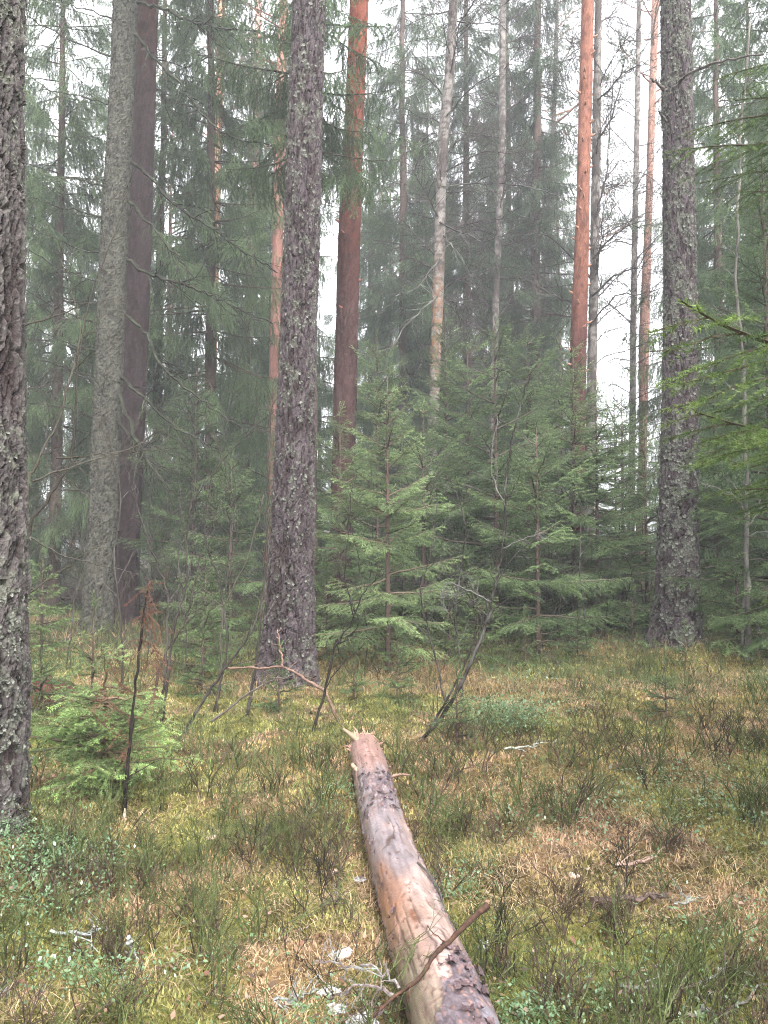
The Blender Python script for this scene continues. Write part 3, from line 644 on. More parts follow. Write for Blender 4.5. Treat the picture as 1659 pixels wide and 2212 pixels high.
for i, (px, Y, H, R, lab) in enumerate([(735, 10.6, 3.1, 1.25, 'young spruce hiding the foot of the red pine'), (915, 10.8, 3.2, 1.25, 'young spruce crowding the small open one on its birch side'), (1160, 9.9, 2.9, 1.3, 'low bushy spruce before the broadest thicket spruce'), (1290, 11.2, 3.5, 1.3, 'young spruce below the bright sky gap'),
        (1395, 11.6, 3.1, 1.2, 'short spruce touching the lichen-crusted pine'), (1010, 12.4, 4.6, 1.5, 'taller thicket spruce below the crooked birch'), (1140, 12.8, 4.8, 1.5, 'taller thicket spruce below the slim birch'), (815, 12.2, 4.6, 1.4, 'taller thicket spruce beside the red pine'), (1215, 13.4, 4.9, 1.5, 'thicket spruce at the back of the orange pine'), (500, 11.5, 2.6, 1.1, 'shaded spruce close behind the bare stems'), (1330, 15, 4.2, 1.5, 'hazy thicket spruce in the sky gap')]):
    spruce_tree(lab, px, Y, H, .2, R, 'young', 3400 + i, (1.45, 1.5, 1.3), .36, 6, r0=.035, dead=False, openness=.25, power=.5)
# saplings on the floor
spruce_tree('low bushy spruce sapling beside the dead rust-needled stem', 232, 4.62, .62, .16, .50, 'young', 341, (1.95, 2.05, 1.5), .075, 8, r0=.012, dead=False, name='spruce_sapling', cat='sapling', power=.35, elev=.12)
spruce_tree('spindly upright spruce sapling behind the low bushy one', 205, 5.6, .95, .12, .38, 'young', 342, (1.5, 1.6, 1.2), .16, 5, r0=.010, dead=False, name='spruce_sapling', cat='sapling')
GS = 'knee-high spruce seedlings in the moss'
for i, (px, Y, H, lab) in enumerate([(605, 6.9, .42, 'spruce seedling at the foot of the scaly grey pine'), (985, 5.75, .38, 'spruce seedling at the foot of the leaning bare sapling'),
                                     (858, 7.2, .5, 'spruce seedling right beyond the broken end of the log'), (765, 7.4, .34, 'tiny spruce seedling between the scaly pine and the log'),
                                     (1432, 6.6, .40, 'thin bluish spruce seedling alone in the grassy clearing'), (440, 7.6, .5, 'spruce seedling under the bare sapling clump'),
                                     (95, 6.9, .6, 'spruce seedling close behind the furrowed pine'), (1245, 9.6, .5, 'spruce seedling at the clearing edge below the bushy young spruce'), (1475, 8.7, .4, 'bright seedling at the foot of the lichen-crusted pine')]):
    spruce_tree(lab, px, Y, H, .05, H * .55, 'young', 350 + i, (.95, 1.1, .85), .075, 5, r0=.006, dead=False, name='spruce_seedling', cat='seedling', group=GS, inter=False)

ru = np.random.default_rng(88)
for i in range(34):
    px = 90 + 1530 * (i + ru.random()) / 34; Y = 8.6 + 4.5 * ru.random(); H = .45 + .75 * ru.random()
    if 1395 < px < 1530 and Y < 10.2 or px < 335: continue
    spruce_tree('half-grown spruce seedling in the undergrowth along the thicket edge', px, Y, H, .06, H * .6, 'young', 3600 + i, (1.25, 1.35, 1.05), .12, 5, r0=.008, dead=False, name='spruce_seedling', cat='seedling', group='seedlings along the thicket edge', inter=False)
# foreground spruce outside the frame, its boughs reach in
r = np.random.default_rng(17)
base = np.array([2.45, 3.1, float(gz(2.45, 3.1))])
fs = thing('spruce_tree', 'near spruce whose fresh green boughs reach in over the clearing', 'spruce', base)
b = MB(); simple_trunk(b, 7.5, .07, r); ob('trunk', b.mesh('trunk', M_bark, True), fs)
FINE = {'young': {L: [spruce_branch(L, 'young', 700 + int(L * 10) + k, 950, .015, .0018, (.055, .095, .03), (.19, .27, .08), .1) for k in range(2)] for L in (1.2,)},
        'mid': {L: [spruce_branch(L, 'mid', 720 + int(L * 10) + k, 900, .015, .002, (.05, .085, .035), (.13, .19, .07), .1) for k in range(2)] for L in (1.5,)}}
tips = [(1440, 752, 2.15, 'young'), (1510, 955, 2.4, 'young'), (1585, 1075, 2.7, 'mid'), (1620, 1000, 2.6, 'young'),
        (1425, 345, 3.3, 'mid'), (1500, 410, 3.5, 'mid'), (1560, 250, 3.2, 'mid'), (1470, 300, 3.6, 'mid'), (1530, 190, 3.6, 'mid'), (1605, 330, 3.2, 'mid'), (1635, 190, 3.3, 'mid'), (1580, 430, 3.0, 'mid'), (1620, 1300, 3.7, 'mid')]
for px, py, Y, st in tips:
    tip = at(px, py, Y); a = np.array([base[0], base[1], tip[2] + (.10 if st == 'mid' else -.05)])
    d = tip - a; L = np.linalg.norm(d); me, s = pick(FINE[st], L, r)
    o = ob('branch', me, fs, a - base, (.15 * r.normal(), -math.asin(d[2] / L) - (.06 if st == 'mid' else .0), math.atan2(d[1], d[0])), (s, s, s)); o.color = (.85, .87, .8, 1)
for z in np.arange(.6, 7.2, .32):
    for i in range(4):
        az = -2.2 + 3.3 * r.random()        # the side away from the view
        put_branch(fs, 'branch', SB['mid'], 1.5 * (1 - z / 8) + .2, (0, 0, z), az, -.1, r, (1, 1.05, .9))

# ================================================================== FAR FOREST
def far_spruce_mesh(seed, H=17, R=2.2):
    r = np.random.default_rng(seed); b = MB(); n = 0; P0, P1 = [], []
    z = 1.2
    while z < H:
        t = z / H; L = R * (1 - t) ** .8 + .15
        for i in range(5):
            a = r.random() * 7; l = L * (.7 + .4 * r.random())
            for q in np.linspace(.2, 1, max(4, int(l / .17))):
                o = np.array([math.cos(a) * l * q, math.sin(a) * l * q, z - .35 * l * q ** 1.3])
                for s in range(3):
                    e = o + np.array([.16 * r.normal(), .16 * r.normal(), -.10 - .35 * r.random()]); P0.append(o); P1.append(e)
        z += .42
    needles(b, np.array(P0), np.array(P1), 9, .17, .030, r, (.05, .08, .042), (.10, .145, .075), r.random(len(P0)), 0)
    return b.mesh('crown', M_needle)
def far_pine_mesh(seed, H=18):
    r = np.random.default_rng(seed); b = MB(); P0, P1 = [], []
    for k in range(22):
        z = H * (.6 + .4 * r.random()); a = r.random() * 7; l = (1 - (z / H - .6) / .45) * 2.2 * (.5 + .6 * r.random()) + .3
        b.tube([[0, 0, z - .3], [math.cos(a) * l * .6, math.sin(a) * l * .6, z], [math.cos(a) * l, math.sin(a) * l, z + .3]], [.04, .025, .01], 3, (.3, .16, .1), cap=False)
        for s in range(26):
            q = .4 + .6 * r.random(); o = np.array([math.cos(a) * l * q, math.sin(a) * l * q, z + .2 * q]) + r.normal(0, .22, 3); P0.append(o); P1.append(o + r.normal(0, .15, 3) + [0, 0, .1])
    needles(b, np.array(P0), np.array(P1), 40, .14, .022, r, (.045, .078, .04), (.09, .13, .06), r.random(len(P0)), 0)
    return b.mesh('crown', M_needle)
FSC = [far_spruce_mesh(801 + i, H, R) for i, (H, R) in enumerate(((17, 2.2), (14, 1.9), (20, 2.5)))]
FPC = [far_pine_mesh(811 + i) for i in range(2)]
def trunk_me(H, r0, col, seed):
    b = MB(); simple_trunk(b, H, r0, np.random.default_rng(seed), col, sides=7); return b.mesh('trunk', M_bark, True)
FST = [trunk_me(H, .16, (.08, .06, .055), 821 + i) for i, H in enumerate((17, 14, 20))]
FPT = [trunk_me(18, .17, (.34, .17, .11), 831), trunk_me(18, .15, (.2, .11, .09), 832)]
r = np.random.default_rng(55); placed = []
def far_ok(px, Y): return not (1288 < px < 1425 and Y < 95) and not (690 < px < 760 and Y < 60)
for i in range(400):
    if len(placed) >= 92: break
    Y = 25 + 75 * r.random() ** 1.3; px = -150 + 1960 * r.random()
    x = at(px, 1100, Y)[0]
    if not far_ok(px, Y) or any((x - a) ** 2 + (Y - c) ** 2 < 5 for a, c in placed): continue
    placed.append((x, Y)); base = (x, Y, float(gz(x, Y)) - .05)
    if r.random() < .62:
        k = r.integers(3); root = thing('spruce_tree', 'distant spruce fading into the pale haze of the wood behind', 'spruce', base, 'far spruces in the haze'); me, tm = FSC[k], FST[k]
    else:
        k = r.integers(2); root = thing('pine_tree', 'distant bare-stemmed pine fading into the haze of the wood behind', 'pine', base, 'far pines in the haze'); me, tm = FPC[k], FPT[k]
    s = .75 + .35 * r.random(); root.scale = (s, s, s); root.rotation_euler = (0, 0, r.random() * 7)
    ob('trunk', tm, root); c = ob('crown', me, root); c.color = (.95, 1, 1, 1)

# the wood beside and behind the camera: unseen trees added to block light
for i in range(60):
    an = math.radians(112 + 316 * (i + r.random() * .8) / 60 ); d = 5.5 + 22 * r.random() ** .8
    x, Y = math.cos(an) * d, math.sin(an) * d
    if abs(x) < .62 * max(Y, 0) + 2.2 and Y > -2: continue
    base = (x, Y, float(gz(x, Y)) - .05)
    if i % 3: root = thing('spruce_tree', 'unseen spruce of the surrounding wood, added to block light', 'spruce', base, 'spruces around the clearing'); k = r.integers(3); me, tm = FSC[k], FST[k]
    else: root = thing('pine_tree', 'unseen pine of the surrounding wood, added to block light', 'pine', base, 'pines around the clearing'); k = r.integers(2); me, tm = FPC[k], FPT[k]
    s = .8 + .3 * r.random(); root.scale = (s, s, s); root.rotation_euler = (0, 0, r.random() * 7)
    ob('trunk', tm, root); ob('crown', me, root).color = (1, 1, 1, 1)

# ================================================================== BARE SAPLINGS
DK = (.020, .016, .014); GB = (.10, .085, .07)
def sapling(label, pts, Y, r0, r1, col, twigs, tl, seed, Y1=None, extra=(), col2=None, droop=-.05, name='bare_sapling', cat='sapling', group=None):
    P = pxl(pts, Y, Y1); P[0][2] = float(gz(P[0][0], P[0][1])) - .03
    base = P[0].copy(); base[2] += .03
    root = thing(name, label, cat, base, group)
    b = MB(); limb(b, P, r0, r1, col, twigs, tl, seed, droop, sides=6, col2=col2, tstart=.35); ob('stem', b.mesh('stem', M_twig, True, base), root)
    for i, (q, y0, y1, a, e, tw, l) in enumerate(extra):
        b = MB(); limb(b, pxl(q, y0, y1), a, e, col if i % 2 == 0 or col2 is None else col2, tw, l, seed + 50 + i, droop, col2=col2); ob('branch', b.mesh('branch', M_twig, True, base), root)
    return root
sapling('dark leaning sapling arching up from just beyond the log', [(900, 1612), (945, 1560), (1000, 1470), (1050, 1350), (1066, 1285), (1082, 1210), (1092, 1110), (1097, 1000), (1122, 880), (1150, 800)], 5.8, .017, .003, DK, 12, .35, 401, 6.3,
        [([(918, 1590), (960, 1520), (1005, 1430), (1040, 1345), (1060, 1290)], 5.8, 6.0, .009, .004, 5, .25), ([(1060, 1300), (1010, 1275), (965, 1260), (955, 1300)], 5.95, 5.9, .006, .002, 16, .22), ([(1055, 1330), (1000, 1300), (960, 1330)], 5.95, 6.1, .005, .002, 14, .22), ([(1085, 1185), (1130, 1165), (1180, 1150)], 6, 6, .004, .0015, 6, .2), ([(1072, 1260), (1120, 1190), (1180, 1160)], 6, 6.2, .004, .0015, 6, .2),
         ([(1092, 1100), (1060, 1010), (1075, 900)], 6.1, 6.2, .006, .002, 6, .25)], (.10, .095, .09))
sapling('thin kinked bare sapling bending right in front of the small open spruce', [(672, 1592), (700, 1500), (724, 1392), (734, 1388), (765, 1330), (790, 1275), (830, 1235)], 6.1, .012, .003, DK, 12, .3, 402, 6.3,
        [([(765, 1335), (745, 1240), (755, 1130), (760, 1040)], 6.2, 6.3, .005, .002, 8, .25), ([(735, 1390), (775, 1350), (762, 1310)], 6.15, 6.1, .005, .002, 6, .2), ([(700, 1490), (735, 1440), (790, 1390)], 6.1, 6.0, .004, .0015, 5, .2)])
for i, (pts, Y) in enumerate([([(345, 1512), (360, 1410), (360, 1284), (325, 1184), (305, 1120), (270, 1010)], 6.6), ([(352, 1500), (380, 1334), (400, 1274), (410, 1109), (432, 1060), (510, 964), (592, 884)], 6.5),
                              ([(330, 1540), (345, 1440), (405, 1330), (440, 1180), (500, 1040)], 6.8), ([(390, 1590), (435, 1519), (485, 1444), (545, 1360), (575, 1240), (580, 1100)], 6.1), ([(535, 1540), (556, 1400), (572, 1230), (580, 1000), (590, 850)], 6.7),
                              ([(460, 1530), (490, 1400), (470, 1250), (440, 1150), (460, 1020)], 7.0)]):
    sapling('thin dark bare stem in the leafless clump in front of the scaly grey pine', pts, Y, .012, .0025, (.028, .023, .02), 18, .45, 410 + i, Y + .3, group='bare stems in front of the scaly pine', col2=(.075, .065, .058))
sapling('long leaning sapling crossing the lichened spruce trunk', [(40, 1330), (58, 1180), (100, 1084), (155, 975), (168, 784), (178, 734), (195, 640), (240, 520), (275, 400)], 5.2, .013, .003, (.028, .024, .019), 14, .5, 420, 6.5)
sapling('thin bowed sapling beside the furrowed left pine', [(45, 1300), (58, 1084), (75, 1014), (125, 910), (160, 784), (172, 700), (130, 560)], 5.0, .013, .003, (.04, .035, .026), 14, .5, 421, 6.0,
        [([(120, 990), (200, 985), (300, 975), (390, 965)], 5.4, 5.6, .006, .0015, 10, .3), ([(70, 1040), (150, 1010), (260, 975), (350, 950)], 5.2, 5.5, .006, .0015, 10, .3), ([(55, 1290), (120, 1240), (190, 1190), (260, 1145)], 5.0, 5.3, .006, .002, 6, .3), ([(60, 1160), (140, 1200), (240, 1225), (300, 1240)], 5.0, 5.4, .005, .0015, 8, .3), ([(50, 705), (130, 680), (190, 655), (290, 640)], 5.0, 5.6, .006, .0015, 9, .3)], (.065, .058, .048))
b = MB(); limb(b, pxl([(570, 1068), (545, 1175), (502, 1275), (480, 1312)], 6.9, 6.9), .006, .006, (.055, .047, .038), 0); limb(b, pxl([(480, 1312), (458, 1290), (438, 1268)], 6.9), .005, .003, (.055, .047, .038), 2, .1)
limb(b, pxl([(480, 1312), (478, 1400), (470, 1540)], 6.9, 6.6), .006, .007, (.05, .042, .035), 3, .15)
p0 = at(470, 1540, 6.6); tag(ob('broken_stem', b.mesh('broken_stem', M_twig, True, p0), None, p0), 'pale thin snapped stem with its top folded over', 'sapling')
# dead sapling with rusty needles in front of the low bushy spruce
P = pxl([(268, 1785), (272, 1700), (284, 1560), (298, 1430), (310, 1330), (318, 1275)], 4.25); P[0][2] = float(gz(P[0][0], P[0][1])) - .02
root = thing('dead_sapling', 'black-stemmed dead sapling with rust-brown needles and a split pale foot', 'sapling', P[0])
b = MB(); limb(b, P, .0125, .003, (.016, .013, .012), 4, .2, 431, .1, sides=7, jit=.004); ob('stem', b.mesh('stem', M_twig, True, P[0]), root)
b = MB(); p = at(268, 1775, 4.22); b.tube([p - [0, 0, .10], p, p + [.004, 0, .07]], [.012, .015, .004], 6, (.45, .33, .22)); ob('split_wood', b.mesh('split_wood', M_log, True, P[0]), root)
rz = np.random.default_rng(77)
for q, n in (([(312, 1320), (345, 1360), (335, 1430)], 5), ([(318, 1290), (325, 1330), (335, 1380)], 5), ([(300, 1420), (340, 1450), (330, 1510)], 4), ([(292, 1500), (255, 1470), (235, 1425)], 5), ([(290, 1550), (250, 1530), (215, 1490)], 4), ([(305, 1380), (335, 1400), (345, 1450)], 5), ([(316, 1280), (322, 1265), (326, 1255)], 3), ([(284, 1600), (240, 1580), (190, 1530)], 3), ([(280, 1650), (262, 1640), (270, 1620)], 3)):
    C = catmull(pxl(q, 4.25, 4.3)); b = MB(); b.tube(C, np.linspace(.003, .001, len(C)), 3, (.12, .07, .05), cap=False); P0, P1 = [C[:-1]], [C[1:]]
    for k in range(n * 3):
        i = rz.integers(len(C)); e = C[i] + rz.normal(0, .045, 3) - [0, 0, .03]; P0.append(C[i][None]); P1.append(e[None])
    needles(b, np.concatenate(P0), np.concatenate(P1), 700, .014, .0032, rz, (.10, .05, .036), (.20, .105, .07), rz.random(sum(len(a) for a in P0)), 0)
    o = ob('dead_spray', b.mesh('dead_spray', M_needle, False, P[0]), root); o.color = (1, 1, 1, 1)
# thin birch at the right clearing edge
sapling('slender pale birch stem with bare side twigs at the right clearing edge', [(1612, 1425), (1616, 1330), (1612, 1200), (1614, 1080), (1608, 950), (1606, 800), (1590, 600), (1600, 300), (1620, 50)], 9.0, .034, .012, (.085, .078, .07), 12, .5, 440, 9.1,
        [([(1612, 1115), (1590, 1075), (1550, 1055), (1520, 1048)], 9, 8.7, .010, .003, 3, .2), ([(1614, 1140), (1640, 1105), (1665, 1075)], 9, 8.8, .009, .003, 3, .2), ([(1615, 1330), (1635, 1350), (1650, 1385), (1664, 1410)], 9, 8.8, .010, .004, 3, .2), ([(1612, 1160), (1640, 1150), (1670, 1145)], 9, 8.8, .006, .002, 3, .2)], (.2, .19, .165), cat='birch')
sapling('second thin birch stem leaning on the pale one', [(1603, 1420), (1606, 1330), (1612, 1230), (1618, 1100)], 9.05, .022, .012, (.13, .11, .10), 3, .3, 441, 9.1, (), (.3, .28, .25), cat='birch')
rs = np.random.default_rng(66)
for i in range(44):
    px = 90 + 1490 * rs.random(); Y = 7.2 + 6.5 * rs.random()
    if (560 < px < 690 or px > 1150) and Y < 9.2: continue
    b0 = gp(px, Y); H = 1.5 + 3.2 * rs.random(); ln = rs.normal(0, .12); 
    P = [b0 + np.array([ln * H * t + .05 * H * rs.normal() * t, .1 * rs.normal() * t, H * t - .03]) for t in np.linspace(0, 1, 6)]
    root = thing('bare_sapling', 'spindly bare sapling standing among the young spruces of the thicket', 'sapling', b0, 'spindly saplings in the thicket')
    b = MB(); limb(b, P, .006 + .004 * rs.random(), .0015, (.04, .034, .03), 22, .5, 500 + i, -.05, col2=(.09, .085, .075), tstart=.25); ob('stem', b.mesh('stem', M_twig, True, b0), root)

# ================================================================== FALLEN LOG
A0, A1 = np.array([.385, .75, 0]), np.array([-.125, 5.32, 0])
def log_axis(y):
    t = (y - A0[1]) / (A1[1] - A0[1]); x = A0[0] + (A1[0] - A0[0]) * t + .018 * np.sin(t * 5 + 1) ; r = .130 - .030 * t
    return x, r
ys = np.arange(.75, 5.32, .006); xx, rr = log_axis(ys)
gl = gz(xx, ys); kern = np.ones(225) / 225; gl = np.convolve(np.pad(gl, 112, mode='edge'), kern, 'valid')
zz = gl + rr * .80 + .025
nth = 144; th = np.arange(nth) / nth * 2 * PI - PI          # 0 = top, + = right
Tm, Ym = np.meshgrid(th, ys); R = rr[:, None] * np.ones_like(Tm); U = Tm * .14
wob = 1 + .05 * (fbm(np.cos(Tm) + 4, np.sin(Tm), Ym * 1.6, seed=611, o=2) - .5) * 2
n1 = fbm(U * 7, Ym * 3.0, seed=612); n2 = fbm(U * 26, Ym * 12, seed=613); n3 = fbm(U * 60, Ym * 30, seed=614, o=2)
lo_ = fbm(U * 5 + 8, Ym * 1.7, seed=640, o=4)
tan_ = mixc((.37, .25, .19), (.46, .355, .30), fbm(U * 9, Ym * 3, seed=615))
tan_ = mixc(tan_, (.30, .145, .075), sst(.0, -1.0, Tm + 1.4 * (n1 - .5)) * sst(2.45, 3.0, Ym + .7 * (lo_ - .5)) * sst(4.2, 3.5, Ym) * .9)
tan_ = mixc(tan_, (.47, .39, .36), np.exp(-((Tm - .3) / .6) ** 2) * .65 * sst(.38, .6, lo_))  # pale highlight along the top, painted into the wood colour
c = mixc(tan_, (.19, .17, .11), sst(2.9, 2.35, Ym + 1.3 * (lo_ - .5)) * sst(.6, -.3, Tm + .8 * (n1 - .5)) * .9)
c = mixc(c, (.25, .225, .23), sst(3.35, 3.75, Ym + 1.5 * (lo_ - .5)) * sst(.40, .55, n1 + .25 * np.cos(Tm - .5)))  # smooth grey stretch, its wet sheen put into the colour
c = mixc(c, mixc((.30, .19, .165), (.38, .25, .21), n2), sst(4.35, 4.65, Ym + .9 * (lo_ - .5)))
# small galleries and scratches in the peeled wood
f1, f2, cid = vor(U / .03 + n2, Ym / .05 + n2, 620)
mark = sst(.80, .88, cid) * sst(.32, .18, f1); c = mixc(c, (.12, .065, .045), mark * .75)
scr = sst(.60, .66, fbm(U * 5 + 3, Ym * 48, seed=623, o=3)) * sst(.5, .62, fbm(U * 12, Ym * 6, seed=624)); c = mixc(c, (.14, .08, .055), scr * .7)
c = mixc(c, c * .72, sst(.52, .7, fbm(U * 45, Ym * 3, seed=625)))          # long grain streaks
knot = np.exp(-(((Tm + .35) / .14) ** 2 + ((Ym - 2.86) / .05) ** 2)); c = mixc(c, (.17, .085, .05), np.clip(knot * 1.8 * (.5 + n3), 0, 1))
side_r = sst(-.5, -1.0, Tm) * sst(.45, .6, n2) * sst(2.6, 3.0, Ym) * sst(3.9, 3.4, Ym); c = mixc(c, (.20, .10, .07), side_r * .8 * (np.abs(Tm) > 0))
ck = sst(.03, .008, np.abs(fbm(U * 16 + 2 * n1, Ym * 1.3, seed=650, o=2) - .5)) * sst(.45, .6, fbm(U * 6, Ym * 4, seed=651)); c = mixc(c, (.07, .04, .03), ck * .8)      # drying cracks
dirt = sst(.50, .66, fbm(U * 20 + 4, Ym * 9, seed=652, o=4)); c = mixc(c, (.22, .15, .12), dirt * .35)
# remaining bark
c = c * (np.array((.70, .645, .67)) * (.62 + .62 * fbm(U * 30, Ym * 8, seed=645, o=3))[..., None] / .9)
edge = .35 * (n1 - .5) * 2 + .22 * (n2 - .5) * 2
bk = np.maximum(sst(.0, .05, Tm - np.clip(.95 - 3.4 * (2.74 - Ym), -.75, .95) + edge * 1.1) * sst(2.78, 2.74, Ym + edge * .5),
                sst(3.95, 3.99, Ym + edge * .7) * sst(4.62, 4.56, Ym + edge * .6) * sst(.50, .56, .5 * n2 + .5 * lo_ + .13 * np.cos(Tm - .5)))
bk = np.maximum(bk, sst(.0, .06, Tm - .90 + edge * 1.5 + .5 * (lo_ - .5)) * sst(.36, .42, lo_))
bk = np.maximum(bk, sst(1.75, 1.85, np.abs(Tm) + edge))
g1, g2, gid = vor(U / .030 + .8 * n2, Ym / .050 + .8 * n1, 630); h1, h2, hid = vor(U / .012, Ym / .016, 634)
bcol = mixc((.055, .038, .042), (.125, .10, .115), .6 * gid + .4 * hid); bcol = mixc(bcol, (.19, .10, .075), sst(.84, .9, hid) * .7)
sm_ = sst(.2, .8, Tm) * sst(1.5, 1.0, Tm) * sst(2.34, 2.28, Ym + .1 * edge) * sst(1.96, 2.02, Ym + .1 * edge); bcol = mixc(bcol, (.17, .16, .185), sm_ * .85)
c = mixc(c, bcol, bk)
crack = sst(.09, .02, g2 - g1) * (1 - sm_)
d = bk * (.0075 + .004 * (gid - .5) * (1 - sm_) + .003 * (hid - .5) * (1 - sm_) - .008 * crack) + .004 * (n2 - .5) - .004 * mark - .005 * ck - .012 * np.clip(knot, 0, 1) * (n3 + .3)
d = d + (1 - bk) * .0012 * (fbm(U * 45, Ym * 3, seed=625) - .5)
Rd = R * wob + d
V = np.stack([xx[:, None] + Rd * np.sin(Tm), Ym, zz[:, None] + Rd * np.cos(Tm)], -1)
lbase = np.array([float(log_axis(3.0)[0]), 3.0, float(gz(log_axis(3.0)[0], 3.0))])
logo = thing('fallen_log', 'long half-peeled pine log lying in the grass with patches of purple-brown bark', 'log', lbase)
b = MB(); b.grid(V[:, ::-1], c[:, ::-1]); ob('stem', b.mesh('stem', M_log, True, lbase), logo)
rl = np.random.default_rng(14)
def log_pt(y, t, dr=0.):
    i = int(np.clip(np.searchsorted(ys, y), 0, len(ys) - 1)); j = int((t + PI) / (2 * PI) * nth) % nth
    n = np.array([math.sin(t), 0, math.cos(t)]); return V[i, j] + n * dr, n
# broken far end: jagged wood splinters
for k, (yy, nm) in enumerate(((5.315, 'broken_end'), (.752, 'cut_end'))):
    x0, r0 = log_axis(yy); zc = zz[-1] if k == 0 else zz[0]; b = MB()
    ctr = np.array([x0, yy, zc]); sgn = 1 if k == 0 else -1; m = 40; a = np.arange(m) / m * 2 * PI
    rings = []
    for q in (1.0, .8, .5, .2):
        h = sgn * ((.05 if k == 0 else .004) * (rl.random(m) - .25)); rings.append(np.stack([x0 + np.sin(a) * r0 * q, yy + h + 0 * a, zc + np.cos(a) * r0 * q], -1))
    b.grid(np.stack(rings), np.tile(np.array((.42, .27, .17)), (4, m, 1)) * (.7 + .5 * rl.random((4, m, 1)))); ob(nm, b.mesh(nm, M_log, False, lbase), logo)
for k in range(26):
    p, n = log_pt(5.30, rl.uniform(-1.7, 1.7), -.006); b = MB(); l = .03 + .06 * rl.random()
    e = p + n * l * rl.uniform(-.1, .7) + np.array([rl.normal() * .015, l * rl.uniform(.1, .9), rl.normal() * .01])
    b.tube([p - [0, .03, 0], (p + e) / 2 + rl.normal(0, .004, 3), e], [.009, .006, .001], 4, np.array((.36, .19, .15)) * (.7 + .6 * rl.random())); ob('splinter', b.mesh('splinter', M_log, False, lbase), logo)
def stub(pts, r0, r1, col=(.26, .18, .12)):
    b = MB(); C = catmull(pts); b.tube(C, np.linspace(r0, r1, len(C)), 8, col); ob('branch_stub', b.mesh('branch_stub', M_log, True, lbase), logo)
p, n = log_pt(5.22, -.55); stub([p - n * .02, at(758, 1587, 5.3), at(742, 1575, 5.38)], .024, .009)
p, n = log_pt(4.72, -1.15); stub([p - n * .02, p + np.array([-.012, .03, .012]), p + np.array([-.025, .06, .02])], .016, .012, (.30, .21, .14))
p, n = log_pt(4.62, 1.2); stub([p - n * .02, p + np.array([.05, .04, .0]), p + np.array([.12, .10, -.02])], .012, .005, (.2, .12, .09))
#p, n = log_pt(2.92, -1.0); stub([p - n * .02, p + n * .006, p + n * .012], .026, .012, (.4, .24, .15))
# loose bark curls on the log
for k in range(110):
    y = rl.choice([rl.uniform(1.9, 2.6), rl.uniform(3.95, 4.6), rl.uniform(2.6, 4.0)], p=[.45, .4, .15]); t = rl.uniform(-.2, 1.3) if y < 3.9 else rl.uniform(-1.2, 1.2)
    if 2.6 < y < 3.95: t = rl.uniform(.8, 1.5) * rl.choice([-1, 1])
    p, n = log_pt(y, t, .004); tx = np.array([math.cos(t), 0, -math.sin(t)]); s = .006 + .014 * rl.random(); a = rl.random() * 7
    u1 = tx * math.cos(a) + np.array([0, 1, 0]) * math.sin(a); u2 = -tx * math.sin(a) + np.array([0, 1, 0]) * math.cos(a)
    b = MB(); G = np.array([[p + u1 * s * i + u2 * s * .6 * j * (1 + .3 * rl.normal()) + n * (.012 * abs(i) ** 2 * rl.random() + .002) for j in (-1, 0, 1)] for i in (-1, -.3, .4, 1)])
    b.grid(G, np.tile(np.array((.085, .058, .062)) * (.6 + .9 * rl.random()), (4, 3, 1)), closed=False); ob('bark_flake', b.mesh('bark_flake', M_bark, False, lbase), logo)

# branch lying over the log
p1 = log_pt(2.60, .25, .012)[0]; p2 = log_pt(2.46, -.75, .010)[0]
main = [at(1053, 1955, 2.74), at(1020, 1985, 2.70), p1, (p1 + p2) / 2 + [0, 0, .012], p2, at(850, 2155, 2.42), at(800, 2200, 2.36)]
root = thing('fallen_branch', 'thin brown broken branch lying across the near end of the log', 'branch', main[-1])
b = MB(); limb(b, main, .0105, .0035, (.045, .026, .019), 5, .06, 640, 0, sides=8, jit=.0015, col2=(.09, .045, .028)); ob('stem', b.mesh('stem', M_twig, True, main[-1]), root)
for i, q in enumerate(([(862, 2135), (820, 2092), (760, 2085), (690, 2072)], [(850, 2150), (800, 2130), (740, 2150)], [(835, 2170), (800, 2215), (770, 2260)])):
    b = MB(); limb(b, pxl(q, 2.43, 2.52 - .1 * i), .005, .0018, (.13, .105, .10), 9, .12, 641 + i, .1, col2=(.18, .185, .17)); ob('side_twig', b.mesh('side_twig', M_twig, False, main[-1]), root)
# twig resting on the log's right flank
p = log_pt(3.35, .55, .008)[0]; q = log_pt(3.05, 1.25, .008)[0]
b = MB(); limb(b, [p, log_pt(3.2, .95, .01)[0], q, q + np.array([.05, -.1, -.08])], .0045, .002, (.06, .055, .05), 5, .03, 650, 0, sub=False, jit=.002, tstart=0); tag(ob('dead_twig', b.mesh('dead_twig', M_twig, False, p), None, p), 'small dark twig draped over the middle of the log', 'twig')
# fallen branch at the scaly pine
P = pxl([(488, 1442), (560, 1443), (612, 1441), (650, 1461), (702, 1494)], 6.6, 6.3); P2 = float(gz(P[-1][0], P[-1][1])); P.append(P[-1] + np.array([.12, 0, P2 - P[-1][2]]))
b = MB(); limb(b, P, .008, .014, (.15, .095, .075), 5, .25, 660, 0, jit=.008); limb(b, pxl([(612, 1441), (606, 1400), (600, 1360)], 6.4), .007, .003, (.24, .15, .12), 3, .12, 661)
limb(b, pxl([(455, 1560), (520, 1510), (590, 1470), (640, 1460)], 6.5, 6.4), .010, .004, (.11, .09, .08), 6, .25, 662)
tag(ob('fallen_branch', b.mesh('fallen_branch', M_twig, True, P[-1]), None, P[-1]), 'pinkish-brown crooked branch leaning at the foot of the scaly grey pine', 'branch')
